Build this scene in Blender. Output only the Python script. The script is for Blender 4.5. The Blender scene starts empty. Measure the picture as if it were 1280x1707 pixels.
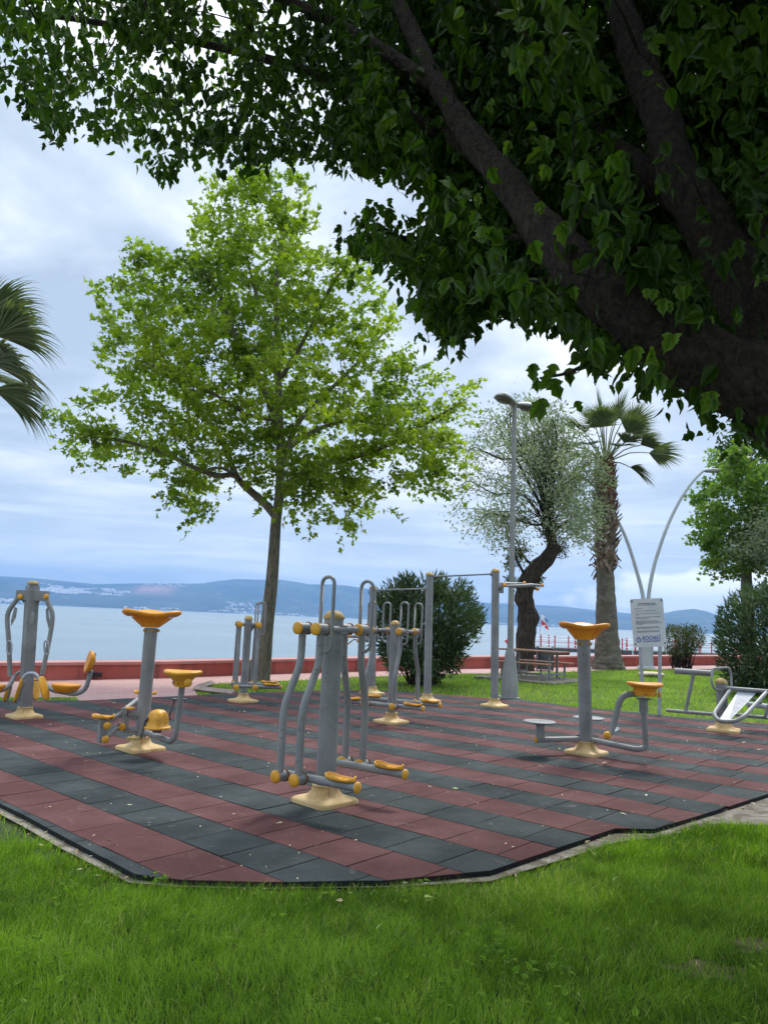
import bpy, math, random
import numpy as np
from mathutils import Vector, Matrix
R = math.radians
PI = math.pi
random.seed(7)
rng = np.random.default_rng(11)
SC = bpy.context.scene
COL = SC.collection

# ------------------------------------------------------------------ camera
F = 1250.0                      # focal length in pixels of a 1280 px wide frame
CH = 1.6                        # eye height
ROLL = math.atan(0.04264)
PITCH = math.atan((1032.5 - 853.5) * math.cos(ROLL) / F)
GX = 0.015                      # the ground falls gently to the left
_r0 = Vector((1, 0, 0)); _u0 = Vector((0, -math.sin(PITCH), math.cos(PITCH))); _f = Vector((0, math.cos(PITCH), math.sin(PITCH)))
_cr = _r0 * math.cos(ROLL) + _u0 * math.sin(ROLL)
_cu = _u0 * math.cos(ROLL) - _r0 * math.sin(ROLL)
cam = bpy.data.cameras.new('camera'); camo = bpy.data.objects.new('camera', cam); COL.objects.link(camo)
m3 = Matrix((_cr, _cu, -_f)).transposed()
camo.matrix_world = Matrix.Translation((0, 0, CH)) @ m3.to_4x4()
cam.sensor_fit = 'HORIZONTAL'; cam.sensor_width = 36; cam.lens = 36 * F / 1280
cam.clip_start = 0.05; cam.clip_end = 60000
SC.camera = camo
SC.render.resolution_x = 767; SC.render.resolution_y = 1024

# ------------------------------------------------------------------ light and sky
SUN_EL, SUN_AZ = R(52), R(25)           # high, slightly behind the trees
w = bpy.data.worlds.new('World'); SC.world = w; w.use_nodes = True
nt = w.node_tree; nt.nodes.clear()
def N(t, typ, **kw):
    n = t.nodes.new(typ)
    for k, v in kw.items():
        if k.startswith('i_'):
            n.inputs[k[2:].replace('_', ' ')].default_value = v
        else: setattr(n, k, v)
    return n
def mth(t, op, a, b=None, c=None, clamp=False):
    n = t.nodes.new('ShaderNodeMath'); n.operation = op; n.use_clamp = clamp
    for i, x in enumerate((a, b, c)):
        if x is None: continue
        if isinstance(x, (int, float)): n.inputs[i].default_value = x
        else: t.links.new(x, n.inputs[i])
    return n.outputs[0]
def ramp(t, fac, stops, interp='LINEAR'):
    n = t.nodes.new('ShaderNodeValToRGB'); cr = n.color_ramp; cr.interpolation = interp
    while len(cr.elements) < len(stops): cr.elements.new(0.5)
    for e, (p, c) in zip(cr.elements, stops):
        e.position = p; e.color = (c, c, c, 1) if isinstance(c, (int, float)) else (*c, 1)
    t.links.new(fac, n.inputs[0]); return n.outputs[0]
def mixc(t, fac, a, b, blend='MIX'):
    n = t.nodes.new('ShaderNodeMix'); n.data_type = 'RGBA'; n.blend_type = blend
    for s, x in ((0, fac), (6, a), (7, b)):
        if isinstance(x, (int, float)): n.inputs[s].default_value = x
        elif isinstance(x, tuple): n.inputs[s].default_value = (*x, 1)
        else: t.links.new(x, n.inputs[s])
    return n.outputs[2]
sky = N(nt, 'ShaderNodeTexSky', sky_type='NISHITA', sun_disc=False, sun_elevation=SUN_EL, sun_rotation=SUN_AZ, air_density=1.0, dust_density=2.0, ozone_density=1.0)
tc = N(nt, 'ShaderNodeTexCoord')
sep = N(nt, 'ShaderNodeSeparateXYZ'); nt.links.new(tc.outputs['Generated'], sep.inputs[0])
zz = mth(nt, 'MAXIMUM', sep.outputs[2], 0.0)
den = mth(nt, 'ADD', zz, 0.16)
cx = mth(nt, 'DIVIDE', sep.outputs[0], den); cy = mth(nt, 'DIVIDE', sep.outputs[1], den)
cmb = N(nt, 'ShaderNodeCombineXYZ'); nt.links.new(cx, cmb.inputs[0]); nt.links.new(cy, cmb.inputs[1])
def cloudnoise(scale, det, rough, dist, off):
    mp = N(nt, 'ShaderNodeMapping'); mp.inputs['Location'].default_value = off; nt.links.new(cmb.outputs[0], mp.inputs[0])
    n = N(nt, 'ShaderNodeTexNoise', i_Scale=scale, i_Detail=det, i_Roughness=rough, i_Distortion=dist)
    nt.links.new(mp.outputs[0], n.inputs['Vector']); return n.outputs[0]
n1 = cloudnoise(1.0, 6, 0.55, 0.5, (3.1, 1.7, 0))
n2 = cloudnoise(2.4, 7, 0.55, 0.5, (8.2, 4.7, 2))
cl = mth(nt, 'ADD', mth(nt, 'MULTIPLY', n1, 0.68), mth(nt, 'MULTIPLY', n2, 0.32))
ccol = ramp(nt, cl, [(0.40, (0.34, 0.41, 0.50)), (0.47, (0.46, 0.53, 0.61)), (0.53, (0.62, 0.67, 0.73)), (0.62, (0.92, 0.91, 0.90))])
low = ramp(nt, zz, [(0.0, (0.58, 0.66, 0.72)), (0.06, (0.48, 0.57, 0.66)), (0.18, (0.34, 0.42, 0.52)), (0.36, (0.44, 0.51, 0.60))])
lowf = ramp(nt, zz, [(0.0, 0.9), (0.12, 0.72), (0.38, 0.0)])
ccol = mixc(nt, lowf, ccol, low)
# streaky brighter bands near the horizon
mp = N(nt, 'ShaderNodeMapping'); mp.inputs['Scale'].default_value = (2.2, 2.2, 22); nt.links.new(tc.outputs['Generated'], mp.inputs[0])
bn = N(nt, 'ShaderNodeTexNoise', i_Scale=1.6, i_Detail=6, i_Roughness=0.6, i_Distortion=0.6); nt.links.new(mp.outputs[0], bn.inputs['Vector'])
band = ramp(nt, bn.outputs[0], [(0.45, 0.0), (0.66, 0.65)])
bandm = mth(nt, 'MULTIPLY', band, ramp(nt, zz, [(0.0, 1.0), (0.16, 0.7), (0.32, 0.0)]))
ccol = mixc(nt, bandm, ccol, (0.80, 0.85, 0.90))
# low cumulus heap to the right of the view
az = mth(nt, 'ARCTAN2', sep.outputs[0], sep.outputs[1])
mp2 = N(nt, 'ShaderNodeMapping'); mp2.inputs['Scale'].default_value = (7, 7, 16); nt.links.new(tc.outputs['Generated'], mp2.inputs[0])
pn = N(nt, 'ShaderNodeTexNoise', i_Scale=2.0, i_Detail=7, i_Roughness=0.6); nt.links.new(mp2.outputs[0], pn.inputs['Vector'])
da = mth(nt, 'DIVIDE', mth(nt, 'SUBTRACT', az, 0.40), 0.17); da = mth(nt, 'MULTIPLY', da, da)
dz = mth(nt, 'DIVIDE', mth(nt, 'SUBTRACT', zz, 0.046), 0.036); dz = mth(nt, 'MULTIPLY', dz, dz)
pf = mth(nt, 'SUBTRACT', mth(nt, 'ADD', 1.0, mth(nt, 'MULTIPLY', mth(nt, 'SUBTRACT', pn.outputs[0], 0.5), 2.2)), mth(nt, 'ADD', da, dz))
pf = ramp(nt, pf, [(0.2, 0.0), (0.6, 1.0)])
ccol = mixc(nt, pf, ccol, mixc(nt, pn.outputs[0], (0.75, 0.82, 0.9), (1.25, 1.22, 1.18)))
# an overcast vault is brighter overhead
bri = ramp(nt, zz, [(0.0, 0.33), (0.55, 0.35), (0.80, 0.72), (1.0, 1.0)])
bri = mth(nt, 'MULTIPLY', bri, 3.0)
vm = N(nt, 'ShaderNodeVectorMath', operation='SCALE'); nt.links.new(ccol, vm.inputs[0]); nt.links.new(bri, vm.inputs['Scale'])
bgc = N(nt, 'ShaderNodeBackground'); nt.links.new(vm.outputs[0], bgc.inputs[0]); bgc.inputs[1].default_value = 0.80
bgs = N(nt, 'ShaderNodeBackground'); nt.links.new(sky.outputs[0], bgs.inputs[0]); bgs.inputs[1].default_value = 0.10
mxs = N(nt, 'ShaderNodeMixShader'); mxs.inputs[0].default_value = 0.92
nt.links.new(bgs.outputs[0], mxs.inputs[1]); nt.links.new(bgc.outputs[0], mxs.inputs[2])
wo = N(nt, 'ShaderNodeOutputWorld'); nt.links.new(mxs.outputs[0], wo.inputs[0])
sl = bpy.data.lights.new('sun', 'SUN'); sl.energy = 1.5; sl.angle = R(14); sl.color = (1, 0.96, 0.9)
so = bpy.data.objects.new('sun', sl); COL.objects.link(so)
sd = Vector((math.sin(SUN_AZ) * math.cos(SUN_EL), math.cos(SUN_AZ) * math.cos(SUN_EL), math.sin(SUN_EL)))
so.rotation_euler = sd.to_track_quat('Z', 'Y').to_euler()
so.location = (10, 10, 30)
HAZE_D = 0.000115
vs = SC.view_settings; vs.view_transform = 'Standard'; vs.look = 'None'; vs.exposure = 0.95; vs.gamma = 1

# ------------------------------------------------------------------ placing
def pix(px, py, Y):
    d = _cr * ((px - 640) / F) + _cu * ((853.5 - py) / F) + _f
    t = Y / d.y
    return Vector((d.x * t, Y, CH + d.z * t))
def gpt(px, py, dz=0.0):
    d = _cr * ((px - 640) / F) + _cu * ((853.5 - py) / F) + _f
    t = (CH - dz) / (GX * d.x - d.z)
    return Vector((d.x * t, d.y * t, CH + d.z * t))
def gz(x): return GX * x

# ------------------------------------------------------------------ tagging
def tag(o, label=None, cat=None, group=None, kind=None):
    if label: o['label'] = label
    if cat: o['category'] = cat
    if group: o['group'] = group
    if kind: o['kind'] = kind
    return o
def thing(name, label, cat, loc=(0, 0, 0), rz=0, group=None):
    o = bpy.data.objects.new(name, None); COL.objects.link(o); o.empty_display_size = 0.2
    o.location = loc; o.rotation_euler = (0, 0, rz)
    return tag(o, label, cat, group)
def kids(o): return [c for c in COL.objects if c.parent is o]
def dup(o, parent=None):
    c = o.copy(); COL.objects.link(c); c.parent = parent
    for k in kids(o): dup(k, c)
    return c

# ------------------------------------------------------------------ materials
MATS = {}
def newmat(name):
    m = bpy.data.materials.new(name); m.use_nodes = True; t = m.node_tree
    b = t.nodes['Principled BSDF']; MATS[name] = m
    return m, t, b
def ocoord(t, scale=1.0, kind='Object'):
    c = N(t, 'ShaderNodeTexCoord'); return c.outputs[kind]
def noise(t, vec, scale, det=4, rough=0.55, dist=0.0):
    n = N(t, 'ShaderNodeTexNoise', i_Scale=scale, i_Detail=det, i_Roughness=rough, i_Distortion=dist)
    t.links.new(vec, n.inputs['Vector']); return n.outputs[0]
def bump(t, b, h, strength=0.3, dist=0.01):
    n = N(t, 'ShaderNodeBump'); n.inputs['Strength'].default_value = strength; n.inputs['Distance'].default_value = dist
    t.links.new(h, n.inputs['Height']); t.links.new(n.outputs[0], b.inputs['Normal'])
def simple(name, c1, c2, scale=6, rough=0.5, bs=0.0, bscale=40, metallic=0.0, spots=None, det=4, lo=0.35, hi=0.65):
    m, t, b = newmat(name)
    v = N(t, 'ShaderNodeNewGeometry').outputs['Position']
    n = noise(t, v, scale, det)
    c = mixc(t, ramp(t, n, [(lo, 0.0), (hi, 1.0)]), c1, c2)
    if spots:
        s = noise(t, v, spots[0], 5, 0.6)
        c = mixc(t, ramp(t, s, [(spots[1], 0.0), (spots[1] + 0.08, spots[3] if len(spots) > 3 else 1.0)]), c, spots[2])
    t.links.new(c, b.inputs['Base Color'])
    b.inputs['Metallic'].default_value = metallic
    rr = mth(t, 'ADD', mth(t, 'MULTIPLY', noise(t, v, scale * 3, 3), 0.25), rough - 0.12)
    t.links.new(rr, b.inputs['Roughness'])
    if bs: bump(t, b, noise(t, v, bscale, 4), bs, 0.01)
    return m
M_grey = simple('grey_paint', (0.225, 0.233, 0.238), (0.30, 0.31, 0.315), 3, 0.45, 0.1, 120, spots=(13, 0.60, (0.13, 0.10, 0.08), 0.55))
M_board = simple('worn_metal_board', (0.26, 0.28, 0.32), (0.38, 0.41, 0.46), 9, 0.45, 0.1, 60, spots=(11, 0.56, (0.2, 0.2, 0.21), 0.6))
M_greyl = simple('pale_grey_paint', (0.33, 0.36, 0.40), (0.45, 0.49, 0.54), 7, 0.4, 0.05, 80, spots=(14, 0.62, (0.3, 0.31, 0.33), 0.6))
def wear(m, thr, col, sc=55, amt=.8):
    t = m.node_tree; b = t.nodes['Principled BSDF']; lk = b.inputs['Base Color'].links[0].from_socket; v = N(t, 'ShaderNodeNewGeometry').outputs['Position']
    big = noise(t, v, 5, 3); n = noise(t, v, sc, 4, 0.7); f = mth(t, 'ADD', n, mth(t, 'MULTIPLY', mth(t, 'SUBTRACT', big, .5), .35))
    c = mixc(t, ramp(t, f, [(thr, 0.0), (thr + .03, amt)]), lk, col); t.links.new(c, b.inputs['Base Color'])
wear(M_grey, .63, (0.10, 0.075, 0.06)); wear(M_greyl, .66, (0.2, 0.18, 0.16))
M_yel = simple('yellow_plastic', (0.72, 0.33, 0.02), (0.86, 0.43, 0.035), 9, 0.42, 0.12, 60, spots=(22, 0.6, (0.5, 0.24, 0.05), 0.6))
M_ora = simple('orange_plastic', (0.78, 0.28, 0.012), (0.87, 0.36, 0.02), 5, 0.4, 0.1, 50, spots=(16, 0.64, (0.55, 0.22, 0.04), 0.6))
M_fade = simple('faded_yellow_plastic', (0.60, 0.41, 0.17), (0.70, 0.51, 0.25), 8, 0.6, 0.2, 60, spots=(6, 0.52, (0.52, 0.29, 0.09), 0.55))
M_ochre = simple('ochre_cap', (0.42, 0.28, 0.09), (0.55, 0.38, 0.13), 14, 0.6, 0.2, 60, spots=(25, 0.58, (0.25, 0.18, 0.08), 0.7))
wear(M_yel, .62, (0.62, 0.42, 0.16), 30, .7); wear(M_ora, .64, (0.62, 0.36, 0.12), 26, .6)
M_dark = simple('dark_steel', (0.05, 0.05, 0.055), (0.12, 0.12, 0.13), 20, 0.45, 0.1, 80)
M_rust = simple('rusty_ring', (0.18, 0.07, 0.03), (0.3, 0.15, 0.07), 30, 0.8, 0.2, 100)
M_black = simple('black_opening', (0.01, 0.01, 0.01), (0.02, 0.02, 0.02), 5, 0.9)
M_dirt = simple('bare_soil', (0.10, 0.07, 0.045), (0.22, 0.16, 0.10), 14, 0.95, 0.9, 50)
M_white = simple('white_paint', (0.74, 0.76, 0.79), (0.82, 0.84, 0.86), 3, 0.5)
M_lampg = simple('lamp_post_paint', (0.24, 0.255, 0.25), (0.31, 0.32, 0.31), 3, 0.5, 0.1, 60, spots=(7, 0.62, (0.2, 0.18, 0.14), 0.5))
M_arch = simple('silver_arch_paint', (0.42, 0.47, 0.5), (0.5, 0.55, 0.58), 3, 0.4)
M_red = simple('red_paint', (0.5, 0.03, 0.05), (0.62, 0.05, 0.07), 6, 0.5)
M_navy = simple('blue_print', (0.02, 0.07, 0.38), (0.03, 0.09, 0.45), 5, 0.5)
M_ink = simple('grey_print', (0.07, 0.08, 0.1), (0.12, 0.13, 0.15), 5, 0.6)
M_wood = simple('table_wood', (0.25, 0.13, 0.08), (0.36, 0.2, 0.13), 12, 0.6, 0.3, 40)
M_stone = simple('pale_stone', (0.5, 0.42, 0.28), (0.62, 0.55, 0.4), 9, 0.8, 0.4, 30)
M_conc = simple('concrete', (0.17, 0.15, 0.125), (0.30, 0.27, 0.225), 5, 0.9, 0.6, 60, spots=(7, 0.48, (0.10, 0.08, 0.05), 0.8))
M_kerb = simple('kerb_stone', (0.26, 0.19, 0.17), (0.36, 0.28, 0.25), 5, 0.85, 0.4, 50)
M_paper = simple('paper', (0.75, 0.75, 0.74), (0.85, 0.85, 0.84), 4, 0.8)
M_bin = simple('bin_metal', (0.035, 0.045, 0.05), (0.07, 0.08, 0.085), 6, 0.5)
M_lens = simple('lamp_lens', (0.12, 0.11, 0.1), (0.2, 0.19, 0.17), 30, 0.25)
M_deck = simple('deck_grey', (0.045, 0.045, 0.045), (0.10, 0.10, 0.10), 4, 0.8)

def bark(name, c1, c2, sc=6, bs=0.9, stretch=4.0, dist=0.04, moss=0.5):
    m, t, b = newmat(name)
    g = N(t, 'ShaderNodeNewGeometry').outputs['Position']
    mp = N(t, 'ShaderNodeMapping'); mp.inputs['Scale'].default_value = (stretch, stretch, 1); t.links.new(g, mp.inputs[0])
    n = noise(t, mp.outputs[0], sc, 7, 0.65, 0.8)
    n2 = noise(t, g, 2.5, 4)
    c = mixc(t, ramp(t, n, [(0.38, 0.0), (0.6, 1.0)]), c1, c2)
    c = mixc(t, mth(t, 'MULTIPLY', n2, moss), c, (0.10, 0.11, 0.06))
    t.links.new(c, b.inputs['Base Color']); b.inputs['Roughness'].default_value = 0.9
    bump(t, b, n, bs, dist); return m
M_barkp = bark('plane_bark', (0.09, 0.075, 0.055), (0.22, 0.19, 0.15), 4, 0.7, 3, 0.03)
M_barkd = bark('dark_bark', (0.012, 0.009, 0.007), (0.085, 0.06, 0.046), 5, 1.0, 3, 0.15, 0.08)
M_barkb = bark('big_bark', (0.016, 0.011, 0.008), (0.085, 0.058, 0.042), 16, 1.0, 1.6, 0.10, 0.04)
M_palmt = bark('palm_bark', (0.10, 0.085, 0.07), (0.20, 0.175, 0.15), 7, 0.6, 0.6, 0.03)
M_boot = bark('palm_boots', (0.09, 0.06, 0.045), (0.36, 0.27, 0.22), 5, 0.8, 2, 0.03, 0.05)
M_bootr = bark('red_palm_boots', (0.08, 0.035, 0.025), (0.27, 0.14, 0.10), 6, 0.8, 2, 0.03, 0.05)

def leafmat(name, cols, trans=0.35, rough=0.5, sc=1.2, tr_boost=1.6):
    m, t, b = newmat(name)
    a = N(t, 'ShaderNodeAttribute', attribute_name='tint')
    s = N(t, 'ShaderNodeSeparateColor'); t.links.new(a.outputs['Color'], s.inputs[0])
    c = ramp(t, s.outputs[0], [(i / (len(cols) - 1), cc) for i, cc in enumerate(cols)])
    t.links.new(c, b.inputs['Base Color']); b.inputs['Roughness'].default_value = rough
    b.inputs['Specular IOR Level'].default_value = 0.35
    tr = N(t, 'ShaderNodeBsdfTranslucent')
    cc = mixc(t, 1.0, c, (tr_boost * 1.0, tr_boost * 1.05, tr_boost * 0.45), 'MULTIPLY'); t.links.new(cc, tr.inputs[0])
    mx = N(t, 'ShaderNodeMixShader'); mx.inputs[0].default_value = trans
    t.links.new(b.outputs[0], mx.inputs[1]); t.links.new(tr.outputs[0], mx.inputs[2])
    t.links.new(mx.outputs[0], t.nodes['Material Output'].inputs[0]); return m
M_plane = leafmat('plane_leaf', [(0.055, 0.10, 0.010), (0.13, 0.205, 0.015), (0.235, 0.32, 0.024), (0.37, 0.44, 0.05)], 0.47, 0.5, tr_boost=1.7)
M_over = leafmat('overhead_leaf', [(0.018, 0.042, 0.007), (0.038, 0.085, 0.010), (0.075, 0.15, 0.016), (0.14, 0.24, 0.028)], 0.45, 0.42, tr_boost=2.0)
M_ole = leafmat('oleander_leaf', [(0.022, 0.042, 0.016), (0.045, 0.08, 0.03), (0.085, 0.135, 0.055), (0.20, 0.26, 0.11)], 0.12, 0.32)
M_bush = leafmat('small_bush_leaf', [(0.03, 0.04, 0.015), (0.07, 0.085, 0.03), (0.11, 0.13, 0.045), (0.17, 0.18, 0.07)], 0.2, 0.5)
M_silver = leafmat('silver_leaf', [(0.12, 0.16, 0.10), (0.20, 0.25, 0.16), (0.28, 0.34, 0.23), (0.38, 0.43, 0.31)], 0.3, 0.5, tr_boost=1.2)
M_bgl = leafmat('far_tree_leaf', [(0.05, 0.10, 0.015), (0.09, 0.17, 0.025), (0.14, 0.24, 0.035), (0.2, 0.31, 0.05)], 0.4, 0.5, tr_boost=1.6)
M_bgd = leafmat('far_dark_leaf', [(0.02, 0.05, 0.012), (0.035, 0.08, 0.018), (0.055, 0.12, 0.02), (0.09, 0.17, 0.03)], 0.3, 0.5)
M_palm = leafmat('palm_leaf', [(0.035, 0.06, 0.018), (0.07, 0.11, 0.035), (0.13, 0.17, 0.07), (0.30, 0.31, 0.18)], 0.2, 0.45)
M_grass = leafmat('grass_blade', [(0.06, 0.125, 0.012), (0.155, 0.29, 0.022), (0.31, 0.48, 0.055), (0.60, 0.55, 0.28)], 0.42, 0.6, tr_boost=1.5)
M_litter = leafmat('litter', [(0.30, 0.22, 0.08), (0.6, 0.5, 0.28), (0.75, 0.72, 0.55), (0.30, 0.42, 0.08)], 0.1, 0.7)

# rubber tiles
m, t, b = newmat('rubber_tiles')
a = N(t, 'ShaderNodeAttribute', attribute_name='tint'); s = N(t, 'ShaderNodeSeparateColor'); t.links.new(a.outputs['Color'], s.inputs[0])
g = N(t, 'ShaderNodeNewGeometry').outputs['Position']
fine = noise(t, g, 220, 3, 0.7); mid = noise(t, g, 1.4, 6, 0.6); gr = noise(t, g, 420, 2, 0.8)
base = mixc(t, s.outputs[1], (0.015, 0.024, 0.026), (0.080, 0.026, 0.026))
pale = mixc(t, s.outputs[1], (0.064, 0.080, 0.082), (0.165, 0.074, 0.072))
crumb = noise(t, g, 75, 3, 0.8)
f1 = mth(t, 'ADD', mth(t, 'ADD', mth(t, 'MULTIPLY', s.outputs[0], 0.36), mth(t, 'MULTIPLY', mth(t, 'SUBTRACT', crumb, 0.5), 1.3)), mth(t, 'MULTIPLY', ramp(t, mid, [(0.42, 0.0), (0.72, 1.0)]), 0.85))
c = mixc(t, f1, base, pale)
c = mixc(t, mth(t, 'MULTIPLY', ramp(t, fine, [(0.5, 0.0), (0.72, 1.0)]), 0.35), c, pale)
c = mixc(t, mth(t, 'MULTIPLY', ramp(t, gr, [(0.64, 0.0), (0.70, 1.0)]), 0.55), c, (0.34, 0.32, 0.30))
sc = noise(t, g, 4.5, 8, 0.7, 1.4)
c = mixc(t, mth(t, 'MULTIPLY', ramp(t, sc, [(0.60, 0.0), (0.72, 1.0)]), 0.3), c, (0.34, 0.31, 0.28))
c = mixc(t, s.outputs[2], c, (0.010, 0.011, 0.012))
t.links.new(c, b.inputs['Base Color']); b.inputs['Roughness'].default_value = 0.88; b.inputs['Specular IOR Level'].default_value = 0.25
bump(t, b, mth(t, 'ADD', fine, gr), 0.5, 0.004); M_rub = m

# pink promenade paving: stamped setts
m, t, b = newmat('pink_paving')
g = N(t, 'ShaderNodeNewGeometry').outputs['Position']
br = N(t, 'ShaderNodeTexBrick', i_Scale=1.0); br.inputs['Brick Width'].default_value = 0.42; br.inputs['Row Height'].default_value = 0.2; br.inputs['Mortar Size'].default_value = 0.012
br.inputs['Color1'].default_value = (0.44, 0.25, 0.235, 1); br.inputs['Color2'].default_value = (0.50, 0.29, 0.27, 1); br.inputs['Mortar'].default_value = (0.30, 0.18, 0.17, 1)
t.links.new(g, br.inputs['Vector'])
c = mixc(t, mth(t, 'MULTIPLY', ramp(t, noise(t, g, 0.5, 6), [(0.4, 0.0), (0.7, 1.0)]), 0.5), br.outputs[0], (0.50, 0.36, 0.33))
c = mixc(t, mth(t, 'MULTIPLY', ramp(t, noise(t, g, 3, 6, 0.7), [(0.55, 0.0), (0.75, 1.0)]), 0.35), c, (0.3, 0.2, 0.18))
t.links.new(c, b.inputs['Base Color']); b.inputs['Roughness'].default_value = 0.85; M_pink = m
bump(t, b, br.outputs[1], -0.4, 0.01)
# sea wall paint, streaked
def wallmat(name, c1, c2, c3):
    m, t, b = newmat(name)
    g = N(t, 'ShaderNodeNewGeometry').outputs['Position']
    mp = N(t, 'ShaderNodeMapping'); mp.inputs['Scale'].default_value = (1, 1, 0.25); t.links.new(g, mp.inputs[0])
    n = noise(t, mp.outputs[0], 2.2, 7, 0.65)
    c = mixc(t, ramp(t, noise(t, g, 0.7, 4), [(0.35, 0.0), (0.7, 1.0)]), c1, c2)
    c = mixc(t, ramp(t, n, [(0.5, 0.0), (0.66, 0.8)]), c, c3)
    t.links.new(c, b.inputs['Base Color']); b.inputs['Roughness'].default_value = 0.85
    bump(t, b, n, 0.3, 0.01); return m
M_wall = wallmat('wall_paint', (0.38, 0.085, 0.065), (0.50, 0.14, 0.11), (0.17, 0.06, 0.05))
M_wcap = wallmat('wall_cap_paint', (0.46, 0.20, 0.18), (0.52, 0.27, 0.25), (0.36, 0.2, 0.18))
# soil and turf seen between blades
m, t, b = newmat('turf_soil')
g = N(t, 'ShaderNodeNewGeometry').outputs['Position']
c = mixc(t, ramp(t, noise(t, g, 30, 5), [(0.4, 0.0), (0.6, 1.0)]), (0.035, 0.06, 0.012), (0.06, 0.10, 0.015))
c = mixc(t, ramp(t, noise(t, g, 1.3, 5), [(0.58, 0.0), (0.75, 0.6)]), c, (0.10, 0.08, 0.045))
t.links.new(c, b.inputs['Base Color']); b.inputs['Roughness'].default_value = 0.95
bump(t, b, noise(t, g, 60, 5), 1.0, 0.03); M_soil = m
# sea
m, t, b = newmat('sea_water')
g = N(t, 'ShaderNodeNewGeometry').outputs['Position']
mp = N(t, 'ShaderNodeMapping'); mp.inputs['Scale'].default_value = (0.5, 1.3, 1); t.links.new(g, mp.inputs[0])
wn = mth(t, 'ADD', noise(t, mp.outputs[0], 0.9, 6, 0.65), mth(t, 'MULTIPLY', noise(t, mp.outputs[0], 0.05, 4), 1.2))
c = mixc(t, ramp(t, noise(t, mp.outputs[0], 0.012, 5), [(0.35, 0.0), (0.7, 1.0)]), (0.13, 0.19, 0.215), (0.20, 0.26, 0.285))
t.links.new(c, b.inputs['Base Color']); b.inputs['Roughness'].default_value = 0.22; b.inputs['IOR'].default_value = 1.33
bump(t, b, wn, 0.6, 0.3); M_sea = m
# far hills
m, t, b = newmat('hill_cover')
g = N(t, 'ShaderNodeNewGeometry').outputs['Position']
c = mixc(t, ramp(t, noise(t, g, 0.0016, 8, 0.65), [(0.4, 0.0), (0.62, 1.0)]), (0.018, 0.038, 0.03), (0.07, 0.09, 0.055))
c = mixc(t, ramp(t, noise(t, g, 0.006, 6, 0.7), [(0.56, 0.0), (0.7, 0.6)]), c, (0.24, 0.24, 0.18))
a = N(t, 'ShaderNodeAttribute', attribute_name='tint'); s = N(t, 'ShaderNodeSeparateColor'); t.links.new(a.outputs['Color'], s.inputs[0])
c = mixc(t, mth(t, 'MULTIPLY', s.outputs[0], ramp(t, noise(t, g, 0.01, 6, 0.7), [(0.35, 0.3), (0.6, 1.0)])), c, (0.42, 0.22, 0.18))
t.links.new(c, b.inputs['Base Color']); b.inputs['Roughness'].default_value = 0.95; M_hill = m
M_house = simple('far_house_wall', (0.62, 0.6, 0.58), (0.75, 0.74, 0.72), 0.02, 0.8)

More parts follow.
